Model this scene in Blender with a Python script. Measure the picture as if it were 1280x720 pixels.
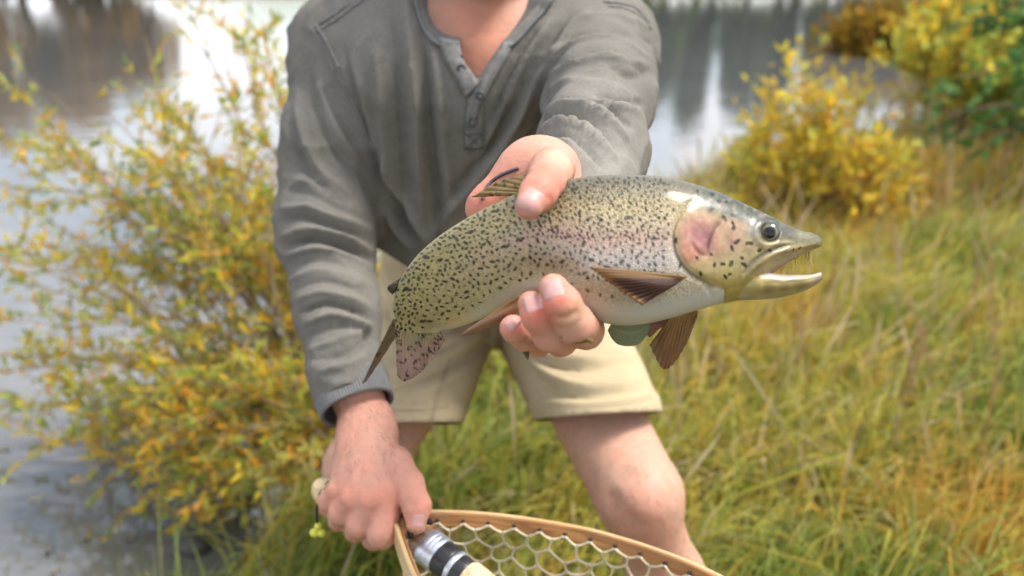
import bpy, math, random
import numpy as np
from mathutils import Vector, Matrix
rng = np.random.default_rng(7)
sc = bpy.context.scene
for o in list(bpy.data.objects): bpy.data.objects.remove(o)

# ------------------------------------------------------------------ camera
F, PITCH, HC = 1000.0, math.radians(22.0), 1.10
CP, SP = math.cos(PITCH), math.sin(PITCH)
cam_data = bpy.data.cameras.new('camera')
cam_data.sensor_width = 36.0
cam_data.lens = F / 1280.0 * 36.0
cam_data.clip_start, cam_data.clip_end = 0.02, 2000.0
cam = bpy.data.objects.new('camera', cam_data)
sc.collection.objects.link(cam)
cam.location = (0, 0, HC)
cam.rotation_euler = (math.pi / 2 - PITCH, 0, 0)
cam_data.dof.use_dof = True
cam_data.dof.focus_distance = 0.605
cam_data.dof.aperture_fstop = cam_data.lens / 1000.0 / 0.0074
sc.camera = cam

# ------------------------------------------------------------------ sky, sun, exposure
SUN_EL, SUN_AZ = math.radians(60), math.radians(84)      # azimuth clockwise from +Y (view direction): high on the right
world = bpy.data.worlds.new('World'); sc.world = world; world.use_nodes = True
nt = world.node_tree; nt.nodes.clear()
w_out = nt.nodes.new('ShaderNodeOutputWorld'); w_bg = nt.nodes.new('ShaderNodeBackground')
w_sky = nt.nodes.new('ShaderNodeTexSky'); w_sky.sky_type = 'NISHITA'; w_sky.sun_disc = False
w_sky.sun_elevation = SUN_EL; w_sky.sun_rotation = SUN_AZ
w_tc = nt.nodes.new('ShaderNodeTexCoord'); w_map = nt.nodes.new('ShaderNodeMapping')
w_map.inputs['Scale'].default_value = (1.0, 1.0, 2.6)
w_n = nt.nodes.new('ShaderNodeTexNoise'); w_n.inputs['Scale'].default_value = 2.3; w_n.inputs['Detail'].default_value = 7.0
w_n.inputs['Roughness'].default_value = 0.55
w_r = nt.nodes.new('ShaderNodeMapRange'); w_r.inputs['From Min'].default_value = 0.40; w_r.inputs['From Max'].default_value = 0.56
w_mix = nt.nodes.new('ShaderNodeMix'); w_mix.data_type = 'RGBA'
w_mix.inputs['B'].default_value = (8.3, 8.45, 8.8, 1)
L = nt.links.new
L(w_tc.outputs['Generated'], w_map.inputs['Vector']); L(w_map.outputs['Vector'], w_n.inputs['Vector'])
L(w_n.outputs['Fac'], w_r.inputs['Value']); L(w_r.outputs['Result'], w_mix.inputs['Factor'])
L(w_sky.outputs['Color'], w_mix.inputs['A']); L(w_mix.outputs['Result'], w_bg.inputs['Color'])
w_bg.inputs['Strength'].default_value = 0.11
L(w_bg.outputs['Background'], w_out.inputs['Surface'])

sun_data = bpy.data.lights.new('sun', 'SUN'); sun_data.energy = 3.0; sun_data.angle = math.radians(20)
sun_data.color = (1.0, 0.96, 0.90)
sun = bpy.data.objects.new('sun', sun_data); sc.collection.objects.link(sun)
sd = Vector((math.sin(SUN_AZ) * math.cos(SUN_EL), math.cos(SUN_AZ) * math.cos(SUN_EL), math.sin(SUN_EL)))
sun.rotation_euler = (-sd).to_track_quat('-Z', 'Y').to_euler()
sun.location = sd * 20

vs = sc.view_settings
vs.view_transform = 'Standard'; vs.look = 'None'; vs.exposure = 0.98; vs.gamma = 1.0; vs.use_curve_mapping = False
sc.cycles.use_denoising = True
sc.cycles.max_bounces = 5; sc.cycles.diffuse_bounces = 3; sc.cycles.glossy_bounces = 2; sc.cycles.transmission_bounces = 3; sc.cycles.transparent_max_bounces = 4
sc.cycles.use_adaptive_sampling = True; sc.cycles.adaptive_threshold = 0.03
sc.cycles.caustics_reflective = False; sc.cycles.caustics_refractive = False

# ------------------------------------------------------------------ helpers
C = sc.collection
def px(u, v, d):
    """point of the place that stands d metres in front of the lens at photo position (u, v)"""
    u, v, d = np.broadcast_arrays(np.asarray(u, float), np.asarray(v, float), np.asarray(d, float))
    x = (u - 640) / F * d; up = -(v - 360) / F * d
    return np.stack([x, d * CP + up * SP, HC - d * SP + up * CP], -1)
def proj(P):
    x, y, z = P[..., 0], P[..., 1], P[..., 2] - HC
    d = y * CP - z * SP; up = y * SP + z * CP
    return 640 + F * x / d, 360 - F * up / d, d
def ground_px(u, v, z=0.0):
    r = px(u, v, 1.0) - np.array([0, 0, HC])
    t = (z - HC) / r[..., 2]
    return np.array([0, 0, HC]) + r * t[..., None]
def unit(v):
    v = np.asarray(v, float); return v / (np.linalg.norm(v, axis=-1, keepdims=True) + 1e-12)
def smooth(a, b, x):
    t = np.clip((x - a) / (b - a), 0, 1); return t * t * (3 - 2 * t)
def lerp(a, b, t): return a + (b - a) * t

def mesh_obj(name, V, faces, mat=None, parent=None, shade=True, col=None, attrs=None, uv=None):
    me = bpy.data.meshes.new(name)
    V = np.asarray(V, np.float32)
    if isinstance(faces, np.ndarray):
        n = faces.shape[1]; nf = len(faces)
        me.vertices.add(len(V)); me.vertices.foreach_set('co', V.ravel())
        me.loops.add(nf * n); me.loops.foreach_set('vertex_index', faces.astype(np.int32).ravel())
        me.polygons.add(nf); me.polygons.foreach_set('loop_start', np.arange(0, nf * n, n, dtype=np.int32))
        me.update(calc_edges=True); me.validate()
    else:
        me.from_pydata([tuple(v) for v in V], [], faces); me.update()
    if shade: me.polygons.foreach_set('use_smooth', np.ones(len(me.polygons), bool))
    if col is not None:
        a = me.attributes.new('Col', 'FLOAT_COLOR', 'POINT')
        c = np.ones((len(V), 4), np.float32); c[:, :3] = col
        a.data.foreach_set('color', c.ravel())
    for k, val in (attrs or {}).items():
        a = me.attributes.new(k, 'FLOAT', 'POINT'); a.data.foreach_set('value', np.asarray(val, np.float32).ravel())
    if uv is not None:
        a = me.attributes.new('fuv', 'FLOAT_VECTOR', 'POINT')
        c = np.zeros((len(V), 3), np.float32); c[:, :uv.shape[1]] = uv
        a.data.foreach_set('vector', c.ravel())
    o = bpy.data.objects.new(name, me); C.objects.link(o)
    if mat: me.materials.append(mat)
    if parent: o.parent = parent
    return o
def tag(o, label=None, cat=None, group=None, kind=None):
    if label: o['label'] = label
    if cat: o['category'] = cat
    if group: o['group'] = group
    if kind: o['kind'] = kind
    return o
def empty(name, loc=(0, 0, 0)):
    """root of a thing; parts keep world-sized meshes, so the root stays at its base and parts carry the inverse"""
    o = bpy.data.objects.new(name, None); C.objects.link(o); o.location = loc; o.empty_display_size = 0.05
    return o
def adopt(root, *parts):
    bpy.context.view_layer.update()
    for p_ in parts:
        p_.parent = root; p_.matrix_parent_inverse = root.matrix_world.inverted()

def catmull(pts, n):
    """n samples of a smooth curve through pts (rows of any width)"""
    P = np.asarray(pts, float); m = len(P)
    Pe = np.vstack([2 * P[0] - P[1], P, 2 * P[-1] - P[-2]])
    t = np.linspace(0, m - 1, n); i = np.clip(t.astype(int), 0, m - 2); f = (t - i)[:, None]
    p0, p1, p2, p3 = Pe[i], Pe[i + 1], Pe[i + 2], Pe[i + 3]
    return 0.5 * (2 * p1 + (p2 - p0) * f + (2 * p0 - 5 * p1 + 4 * p2 - p3) * f ** 2 + (3 * p1 - p0 - 3 * p2 + p3) * f ** 3)
def grid_faces(nu, nv, wrap_v=False, off=0):
    i, j = np.meshgrid(np.arange(nu - 1), np.arange(nv if wrap_v else nv - 1), indexing='ij')
    j2 = (j + 1) % nv
    f = np.stack([i * nv + j, (i + 1) * nv + j, (i + 1) * nv + j2, i * nv + j2], -1).reshape(-1, 4)
    return f + off
def tube(path, r, sides=8, cap=True):
    """(V, F) of a tube along path (n,3) with radius r (scalar or n)"""
    P = np.asarray(path, float); n = len(P)
    r = np.broadcast_to(np.asarray(r, float), (n,))
    T = unit(np.gradient(P, axis=0))
    a = np.array([0, 0, 1.0]) if abs(T[0][2]) < 0.9 else np.array([1.0, 0, 0])
    N = np.zeros((n, 3)); N[0] = unit(a - T[0] * a.dot(T[0]))
    for i in range(1, n):
        v = N[i - 1] - T[i] * N[i - 1].dot(T[i]); N[i] = unit(v)
    B = np.cross(T, N)
    ang = np.linspace(0, 2 * np.pi, sides, endpoint=False)
    V = P[:, None] + r[:, None, None] * (np.cos(ang)[None, :, None] * N[:, None] + np.sin(ang)[None, :, None] * B[:, None])
    V = V.reshape(-1, 3); Fc = [tuple(f) for f in grid_faces(n, sides, True)]
    if cap:
        Fc.append(tuple(range(sides))); Fc.append(tuple(reversed(range((n - 1) * sides, n * sides))))
    return V, Fc
class MB:
    def __init__(s): s.V, s.F, s.n, s.c = [], [], 0, []
    def add(s, V, Fc, col=None):
        s.V.append(np.asarray(V, float)); s.F += [tuple(int(i) + s.n for i in f) for f in Fc]; s.n += len(V)
        if col is not None: s.c.append(np.broadcast_to(np.asarray(col, float), (len(V), 3)))
    def build(s, name, mat, parent=None, shade=True):
        return mesh_obj(name, np.vstack(s.V), s.F, mat, parent, shade, np.vstack(s.c) if s.c else None)

# ------------------------------------------------------------------ node material helper
def material(name, base=(0.5, 0.5, 0.5), rough=0.6, spec=0.5, use_col=False, noise=None, bump=None, sss=0.0, coat=0.0, sheen=0.0, metallic=0.0, trans=0.0, extra=None):
    """noise = (scale, amount, detail): brightness variation.  bump = list of (kind, scale vector, strength, distance, coordinate)"""
    m = bpy.data.materials.new(name); m.use_nodes = True
    t = m.node_tree; b = t.nodes['Principled BSDF']; out = t.nodes['Material Output']; lk = t.links.new
    b.inputs['Roughness'].default_value = rough; b.inputs['Specular IOR Level'].default_value = spec
    b.inputs['Metallic'].default_value = metallic
    b.inputs['Coat Weight'].default_value = coat; b.inputs['Coat Roughness'].default_value = 0.12
    if sheen: b.inputs['Sheen Weight'].default_value = sheen
    tc = t.nodes.new('ShaderNodeTexCoord')
    if use_col:
        a = t.nodes.new('ShaderNodeAttribute'); a.attribute_name = 'Col'; col = a.outputs['Color']
    else:
        rgb = t.nodes.new('ShaderNodeRGB'); rgb.outputs[0].default_value = (*base, 1); col = rgb.outputs[0]
    if noise:
        n = t.nodes.new('ShaderNodeTexNoise'); n.inputs['Scale'].default_value = noise[0]; n.inputs['Detail'].default_value = noise[2] if len(noise) > 2 else 6
        lk(tc.outputs['Object'], n.inputs['Vector'])
        mr = t.nodes.new('ShaderNodeMapRange'); mr.inputs['From Min'].default_value = 0.3; mr.inputs['From Max'].default_value = 0.7
        mr.inputs['To Min'].default_value = 1 - noise[1]; mr.inputs['To Max'].default_value = 1 + noise[1]
        lk(n.outputs['Fac'], mr.inputs['Value'])
        mx = t.nodes.new('ShaderNodeVectorMath'); mx.operation = 'SCALE'
        lk(col, mx.inputs[0]); lk(mr.outputs['Result'], mx.inputs['Scale']); col = mx.outputs['Vector']
    lk(col, b.inputs['Base Color'])
    if sss:
        b.inputs['Subsurface Weight'].default_value = sss; b.inputs['Subsurface Radius'].default_value = (0.012, 0.005, 0.003)
        b.inputs['Subsurface Scale'].default_value = 0.5
    prev = None
    for (kind, scale, strength, dist, coord) in (bump or []):
        if coord == 'fuv':
            a = t.nodes.new('ShaderNodeAttribute'); a.attribute_name = 'fuv'; vec = a.outputs['Vector']
        else: vec = tc.outputs['Object']
        mp = t.nodes.new('ShaderNodeMapping'); mp.inputs['Scale'].default_value = scale; lk(vec, mp.inputs['Vector'])
        if kind == 'noise':
            q = t.nodes.new('ShaderNodeTexNoise'); q.inputs['Scale'].default_value = 1; q.inputs['Detail'].default_value = 4; h = q.outputs['Fac']
        elif kind == 'voronoi':
            q = t.nodes.new('ShaderNodeTexVoronoi'); q.inputs['Scale'].default_value = 1; h = q.outputs['Distance']
        elif kind == 'wave':
            q = t.nodes.new('ShaderNodeTexWave'); q.inputs['Scale'].default_value = 1; q.inputs['Distortion'].default_value = 0.3; h = q.outputs['Fac']
        lk(mp.outputs['Vector'], q.inputs['Vector'])
        bp = t.nodes.new('ShaderNodeBump'); bp.inputs['Strength'].default_value = strength; bp.inputs['Distance'].default_value = dist
        lk(h, bp.inputs['Height'])
        if prev: lk(prev.outputs['Normal'], bp.inputs['Normal'])
        prev = bp
    if prev: lk(prev.outputs['Normal'], b.inputs['Normal'])
    if trans:
        tr = t.nodes.new('ShaderNodeBsdfTranslucent'); mxs = t.nodes.new('ShaderNodeMixShader'); mxs.inputs[0].default_value = trans
        lk(col, tr.inputs['Color']); lk(b.outputs[0], mxs.inputs[1]); lk(tr.outputs[0], mxs.inputs[2]); lk(mxs.outputs[0], out.inputs['Surface'])
    if extra: extra(t, b, tc, col)
    return m

# ------------------------------------------------------------------ rounded-cone fields -> one skin (surface nets)
class Field:
    """smooth union of groups; each group is a smooth union of tapered limbs (a, b, ra, rb[, flat normal, flat factor])"""
    def __init__(s, kg=0.02): s.g, s.kg, s.sub = [], kg, []
    def group(s, prims, k=0.01):
        L_ = []
        for p_ in prims:
            a, b, ra, rb = p_[:4]; n, f = (unit(p_[4]), p_[5]) if len(p_) > 4 else (None, 1.0)
            L_.append((np.asarray(a, float), np.asarray(b, float), ra, rb, n, f))
        s.g.append((L_, k)); return s
    def chain(s, pts, rad, k=0.006):
        return s.group([(pts[i], pts[i + 1], rad[i], rad[i + 1]) for i in range(len(pts) - 1)], k)
    @staticmethod
    def prim(P, q):
        a, b, ra, rb, n, f = q
        ba = b - a; pa = P - a
        t = np.clip(pa @ ba / (ba @ ba + 1e-12), 0, 1)
        v = pa - t[:, None] * ba
        if n is not None:
            c = v @ n; v = v + (c * (1 / f - 1))[:, None] * n
        return np.sqrt((v * v).sum(1)) - (ra + (rb - ra) * t)
    @staticmethod
    def smin(a, b, k):
        h = np.maximum(k - np.abs(a - b), 0) / k
        return np.minimum(a, b) - h * h * k * 0.25
    def ev(s, P, groups=None):
        d = None
        for L_, k in (groups if groups is not None else s.g):
            e = None
            for q in L_:
                f = s.prim(P, q); e = f if e is None else s.smin(e, f, k)
            d = e if d is None else s.smin(d, e, s.kg)
        return d
    def cull(s, c, R):
        ds = [[s.prim(c[None], q)[0] for q in L_] for L_, k in s.g]
        lo = min(min(x) for x in ds)
        mg = 2.2 * R + s.kg + 0.012
        out = []
        for (L_, k), dd in zip(s.g, ds):
            sel = [q for q, x in zip(L_, dd) if x < lo + mg + k]
            if sel: out.append((sel, k))
        return out
    def bounds(s):
        pts = np.array([[q[i] + sg * max(q[2], q[3]) for i in (0, 1) for sg in (-1, 1)] for L_, k in s.g for q in L_]).reshape(-1, 3)
        return pts.min(0) - 0.01, pts.max(0) + 0.01
    def mesh(s, h, newton=2, box=None, Bk=14):
        lo, hi = box if box is not None else s.bounds()
        lo = np.asarray(lo, float); nb = np.ceil((np.asarray(hi) - lo) / (h * Bk)).astype(int)
        R = h * Bk * 0.5 * math.sqrt(3)
        I = np.stack(np.meshgrid(*[np.arange(n) for n in nb], indexing='ij'), -1).reshape(-1, 3)
        cen = lo + (I + 0.5) * h * Bk
        act = I[np.abs(s.ev(cen)) < R * 1.35 + s.kg]
        big = np.int64(1) << 20
        key = lambda a: (a[..., 0].astype(np.int64) * big + a[..., 1]) * big + a[..., 2]
        Vk, Vp, Q = [], [], []
        lin = np.arange(Bk + 1)
        G = np.stack(np.meshgrid(lin, lin, lin, indexing='ij'), -1)
        cs = np.array([[i, j, k] for i in (0, 1) for j in (0, 1) for k in (0, 1)])
        ed = [(a, b) for a in range(8) for b in range(a + 1, 8) if np.abs(cs[a] - cs[b]).sum() == 1]
        cache = []
        for blk in act:
            base = blk * Bk
            gs = s.cull(lo + (blk + 0.5) * h * Bk, R)
            P = lo + (G + base).reshape(-1, 3) * h
            D = s.ev(P, gs).reshape(Bk + 1, Bk + 1, Bk + 1)
            S = D < 0
            if S.all() or not S.any(): continue
            cor = np.stack([D[i:Bk + i, j:Bk + j, k:Bk + k] for i, j, k in cs], -1)
            sg = (cor < 0).sum(-1); idx = np.argwhere((sg > 0) & (sg < 8))
            cv = cor[idx[:, 0], idx[:, 1], idx[:, 2]]
            acc = np.zeros((len(idx), 3)); cnt = np.zeros(len(idx))
            for a, b in ed:
                m = (cv[:, a] < 0) != (cv[:, b] < 0)
                t = cv[m, a] / (cv[m, a] - cv[m, b])
                acc[m] += cs[a] + t[:, None] * (cs[b] - cs[a]); cnt[m] += 1
            pos = lo + (base + idx + acc / cnt[:, None]) * h
            for _ in range(newton):
                e = 0.4 * h; d0 = s.ev(pos, gs)
                g = np.stack([s.ev(pos + np.eye(3)[i] * e, gs) - d0 for i in range(3)], -1) / e
                st = -(d0 / np.maximum((g * g).sum(1), 0.2))[:, None] * g
                ln = np.linalg.norm(st, axis=1, keepdims=True)
                pos = pos + st * np.minimum(1, 0.5 * h / (ln + 1e-12))
            Vk.append(key(base + idx)); Vp.append(pos)
            for ax in range(3):
                o1, o2 = (ax + 1) % 3, (ax + 2) % 3
                sl = [slice(0, Bk)] * 3; sl2 = list(sl); sl2[ax] = slice(1, Bk + 1)
                A, B2 = S[tuple(sl)], S[tuple(sl2)]
                e = np.argwhere(A != B2)
                if not len(e): continue
                flip = A[e[:, 0], e[:, 1], e[:, 2]]
                u1 = np.zeros(3, int); u1[o1] = 1; u2 = np.zeros(3, int); u2[o2] = 1
                c = base + e
                q = np.stack([key(c - u1 - u2), key(c - u2), key(c), key(c - u1)], -1)
                q[~flip] = q[~flip][:, ::-1]
                Q.append(q)
        Vk = np.concatenate(Vk); Vp = np.concatenate(Vp); Q = np.concatenate(Q)
        order = np.argsort(Vk); Vk = Vk[order]; Vp = Vp[order]
        ii = np.searchsorted(Vk, Q); ii = np.clip(ii, 0, len(Vk) - 1)
        ok = (Vk[ii] == Q).all(1)
        return Vp, ii[ok]
def vert_normals(V, Q):
    n = np.zeros_like(V)
    fn = np.cross(V[Q[:, 2]] - V[Q[:, 0]], V[Q[:, 3]] - V[Q[:, 1]])
    for i in range(4): np.add.at(n, Q[:, i], fn)
    return unit(n)
def compact(V, Q, *arrs):
    used = np.zeros(len(V), bool); used[Q] = True
    mp = np.cumsum(used) - 1
    return (V[used], mp[Q]) + tuple(a[used] for a in arrs)
def snap_cut(V, Q, kill, planes, h, poly=None, poly_ok=None):
    """boundary vertices of a cut slide onto the cutting planes (c, n, mask) or onto a photo-space neckline, so cut edges run clean"""
    a = np.zeros(len(V), bool); b = np.zeros(len(V), bool); a[Q[~kill]] = True; b[Q[kill]] = True
    bd = a & b; V = V.copy()
    for c, n, mk in planes:
        s_ = (V - c) @ n; m = bd & (np.abs(s_) < 1.8 * h) & mk(V); V[m] -= s_[m][:, None] * n
    if poly is not None:
        pts = np.asarray(poly, float); idx = np.where(bd & poly_ok(V))[0]; u_, v_, d_ = proj(V[idx]); best = np.full(len(idx), 1e9); bu, bv = u_.copy(), v_.copy()
        for i in range(len(pts) - 1):
            p0, dx = pts[i], pts[i + 1] - pts[i]; t = np.clip(((u_ - p0[0]) * dx[0] + (v_ - p0[1]) * dx[1]) / (dx @ dx), 0, 1); x, y = p0[0] + t * dx[0], p0[1] + t * dx[1]; q = np.hypot(u_ - x, v_ - y); m = q < best
            best = np.where(m, q, best); bu = np.where(m, x, bu); bv = np.where(m, y, bv)
        m = best < 9; V[idx[m]] = px(bu[m], bv[m], d_[m])
    return V
def value_noise(P, scale, seed=0):
    """smooth 3-D value noise in -1..1"""
    r = np.random.default_rng(seed); T = r.uniform(-1, 1, (32, 32, 32))
    q = np.asarray(P, float) * scale; i = np.floor(q).astype(int); f = q - i; f = f * f * (3 - 2 * f)
    i0 = i % 32; i1 = (i + 1) % 32
    g = lambda a, b, c: T[a[:, 0], b[:, 1], c[:, 2]]
    def ln(a, b, t): return a + (b - a) * t
    x00 = ln(g(i0, i0, i0), g(i1, i0, i0), f[:, 0]); x10 = ln(g(i0, i1, i0), g(i1, i1, i0), f[:, 0])
    x01 = ln(g(i0, i0, i1), g(i1, i0, i1), f[:, 0]); x11 = ln(g(i0, i1, i1), g(i1, i1, i1), f[:, 0])
    return ln(ln(x00, x10, f[:, 1]), ln(x01, x11, f[:, 1]), f[:, 2])
def in_poly(x, y, poly):
    poly = np.asarray(poly, float); r = np.zeros(np.shape(x), bool); j = len(poly) - 1
    for i in range(len(poly)):
        xi, yi = poly[i]; xj, yj = poly[j]
        r ^= ((yi > y) != (yj > y)) & (x < (xj - xi) * (y - yi) / (yj - yi + 1e-12) + xi); j = i
    return r
def poly_dist(x, y, pts):
    """distance to an open polyline and signed side of it, plus run 0..1 along it"""
    pts = np.asarray(pts, float); best = np.full(np.shape(x), 1e9); side = np.zeros(np.shape(x)); run = np.zeros(np.shape(x))
    seg = np.linalg.norm(np.diff(pts, axis=0), axis=1); cum = np.concatenate([[0], np.cumsum(seg)])
    for i in range(len(pts) - 1):
        a, b = pts[i], pts[i + 1]; dx, dy = b - a
        t = np.clip(((x - a[0]) * dx + (y - a[1]) * dy) / (dx * dx + dy * dy + 1e-12), 0, 1)
        ex, ey = x - a[0] - t * dx, y - a[1] - t * dy
        d = np.hypot(ex, ey); m = d < best
        best = np.where(m, d, best); side = np.where(m, np.sign(dx * ey - dy * ex), side)
        run = np.where(m, (cum[i] + t * seg[i]) / cum[-1], run)
    return best, side, run
# ------------------------------------------------------------------ ground, water
WATER_Z = -0.20
SHORE = np.array([(-2.2, -60), (-1.6, -6), (-1.1, -0.6), (-0.80, 0.7), (-0.60, 1.35), (-0.47, 1.9), (-0.18, 2.6), (0.45, 3.6), (1.1, 4.5), (1.95, 5.3), (3.3, 6.5), (4.7, 9), (7.8, 15), (15.5, 30), (22, 41)])
def shore_sd(x, y):
    d, s, r = poly_dist(x, y, SHORE)
    right = np.where(s < 0, d, -d)
    far = y - (39.5 + 1.2 * np.sin(x * 0.21) + 0.6 * np.sin(x * 0.57 + 1))
    return np.maximum(right, far)
def ground_h(x, y):
    x, y = np.asarray(x, float), np.asarray(y, float)
    s = shore_sd(x, y)
    P = np.stack([x, y, np.zeros_like(x)], -1).reshape(-1, 3)
    n = (value_noise(P, 1.7, 3) * 0.025 + value_noise(P, 5.3, 4) * 0.012).reshape(x.shape)
    return smooth(-0.55, 0.30, s) * 0.5 - 0.5 - 0.6 * smooth(-0.5, -4, s) + n * smooth(-0.6, 0.2, s) + 0.04 * np.clip(s - 1.5, 0, 25)* smooth(0.5,3,s) * 0.6
def sym(n, near, far):
    t = np.linspace(-1, 1, n); k = 5.6
    return np.sinh(t * k) / np.sinh(k) * far
gx = sym(261, 0, 400.0); gy = sym(321, 0, 400.0) + 2.0
GX, GY = np.meshgrid(gx, gy, indexing='ij')
GZ = ground_h(GX, GY)
m_ground = material('soil_and_thatch', (0.10, 0.085, 0.035), 0.95, 0.1, noise=(3.0, 0.55, 8), bump=[('noise', (40, 40, 40), 0.8, 0.02, 'o')])
ground = mesh_obj('ground', np.stack([GX, GY, GZ], -1).reshape(-1, 3), grid_faces(261, 321), m_ground)
tag(ground, 'grassy river bank sloping down into the water', kind='structure')

def water_extra(t, b, tc, col):
    lk = t.links.new
    n = t.nodes.new('ShaderNodeTexNoise'); n.inputs['Scale'].default_value = 1.6; n.inputs['Detail'].default_value = 3
    mp = t.nodes.new('ShaderNodeMapping'); mp.inputs['Scale'].default_value = (1.0, 3.2, 1.0); lk(tc.outputs['Object'], mp.inputs['Vector']); lk(mp.outputs['Vector'], n.inputs['Vector'])
    n2 = t.nodes.new('ShaderNodeTexNoise'); n2.inputs['Scale'].default_value = 9; n2.inputs['Detail'].default_value = 2; lk(mp.outputs['Vector'], n2.inputs['Vector'])
    b1 = t.nodes.new('ShaderNodeBump'); b1.inputs['Strength'].default_value = 0.05; b1.inputs['Distance'].default_value = 0.08; lk(n.outputs['Fac'], b1.inputs['Height'])
    b2 = t.nodes.new('ShaderNodeBump'); b2.inputs['Strength'].default_value = 0.02; b2.inputs['Distance'].default_value = 0.02; lk(n2.outputs['Fac'], b2.inputs['Height']); lk(b1.outputs['Normal'], b2.inputs['Normal'])
    lk(b2.outputs['Normal'], b.inputs['Normal'])
    b.inputs['IOR'].default_value = 1.62
m_water = material('river_water', (0.095, 0.100, 0.100), 0.02, 0.9, noise=(0.9, 0.10, 3), extra=water_extra)
wx = np.linspace(-300, 300, 3); wy = np.array([-120.0, 0, 400.0])
WX, WY = np.meshgrid(wx, wy, indexing='ij')
water = mesh_obj('river_water', np.stack([WX, WY, np.full_like(WX, WATER_Z)], -1).reshape(-1, 3), grid_faces(3, 3), m_water, shade=False)
tag(water, 'calm river reflecting pale clouds and trees', kind='structure')

# ------------------------------------------------------------------ plants
m_leaf = material('leaf', use_col=True, rough=0.5, spec=0.25, trans=0.68)
m_grass = material('grass_blade', use_col=True, rough=0.55, spec=0.3, trans=0.42)
m_bark = material('bark', (0.24, 0.17, 0.10), 0.9, 0.2, noise=(25, 0.4))
m_needle = material('conifer_needle', use_col=True, rough=0.6, spec=0.3, trans=0.15)

def leaf_cloud(pos, axis, length, width, col, rg, name, mat, parent, droop=0.15):
    """leaf blades: 6-point lens shapes bent along the midrib"""
    n = len(pos); axis = unit(axis)
    side = unit(np.cross(axis, rg.normal(size=(n, 3)))); up = np.cross(side, axis)
    L_ = np.asarray(length)[:, None]; W = np.asarray(width)[:, None]
    pts = [pos, pos + axis * L_ * 0.33 + side * W * 0.5 - up * W * 0.12, pos + axis * L_ * 0.33 - side * W * 0.5 - up * W * 0.12,
           pos + axis * L_ * 0.7 + side * W * 0.36 - up * L_ * droop * 0.4, pos + axis * L_ * 0.7 - side * W * 0.36 - up * L_ * droop * 0.4, pos + axis * L_ - up * L_ * droop]
    V = np.stack(pts, 1).reshape(-1, 3)
    b = np.arange(n)[:, None] * 6
    T = np.concatenate([b + np.array([[0, 1, 2]]), b + np.array([[1, 3, 2]]), b + np.array([[2, 3, 4]]), b + np.array([[3, 5, 4]])])
    return mesh_obj(name, V, T, mat, parent, False, np.repeat(col, 6, 0))
def mix_colors(rg, n, palette, weights, jitter=0.18):
    i = rg.choice(len(palette), n, p=np.array(weights) / np.sum(weights))
    c = np.array(palette)[i]
    return np.clip(c * rg.uniform(1 - jitter, 1 + jitter, (n, 1)) * rg.uniform(0.93, 1.07, (n, 3)), 0.005, 0.95)
GREEN, LIME, YEL, ORA, STRAW = (0.22, 0.31, 0.06), (0.50, 0.53, 0.11), (0.74, 0.54, 0.05), (0.72, 0.38, 0.05), (0.52, 0.43, 0.23)
def shrub(name, bases, tips, label, cat, seed, palette, weights, leaf=0.04, twigs=12, leaves=13, r0=0.006, twig_len=0.16, start=0.25, group=None, tip_bias=None, wl=0.26):
    rg = np.random.default_rng(seed)
    root = empty(name, tuple(np.mean(bases, 0)))
    mb = MB(); LP, LA, LC = [], [], []
    for a, b in zip(bases, tips):
        a, b = np.asarray(a, float), np.asarray(b, float); ln = np.linalg.norm(b - a)
        mid = (a + b) / 2 + np.array([0, 0, 0.13 * ln]) + rg.normal(0, 0.04 * ln, 3)
        path = catmull([a, mid, b], 9) + rg.normal(0, 0.006 * ln, (9, 3)); path[0] = a
        V, Fc = tube(path, np.linspace(r0, r0 * 0.22, 9) * rg.uniform(0.7, 1.2), 5); mb.add(V, Fc)
        tone = rg.dirichlet(np.array(weights) * 2.2 + 0.05)
        for k in range(twigs):
            t = start + (1 - start) * rg.beta(1.5, 1.1); i = min(int(t * 8), 7); f = t * 8 - i
            p0 = path[i] * (1 - f) + path[i + 1] * f; dr = unit(path[min(i + 1, 8)] - path[i])
            tw = unit(dr * 1.0 + rg.normal(0, 0.62, 3) + np.array([0, 0, 0.15])); tl = twig_len * rg.uniform(0.5, 1.25) * (1.15 - 0.5 * t)
            p1 = p0 + tw * tl
            V, Fc = tube(np.stack([p0, (p0 + p1) / 2 + rg.normal(0, 0.006, 3), p1]), np.array([r0 * 0.3, r0 * 0.22, r0 * 0.12]), 3, False); mb.add(V, Fc)
            n = max(2, int(leaves * rg.uniform(0.6, 1.3))); s_ = rg.uniform(0.05, 1.0, n)[:, None]
            LP.append(p0 + (p1 - p0) * s_); LA.append(unit(tw + rg.normal(0, 0.55, (n, 3))))
            LC.append(mix_colors(rg, n, palette, tone * 0.6 + np.array(weights) / np.sum(weights) * 0.4))
    st = mb.build('stem', m_bark)
    LP, LA, LC = np.vstack(LP), np.vstack(LA), np.vstack(LC)
    n = len(LP)
    ll = leaf * rg.uniform(0.55, 1.25, n)
    fo = leaf_cloud(LP, LA, ll, ll * wl * rg.uniform(0.8, 1.3, n), LC, rg, 'foliage', m_leaf, None)
    adopt(root, st, fo)
    tag(root, label, cat, group); return root

r_ = np.random.default_rng(11)
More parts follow.
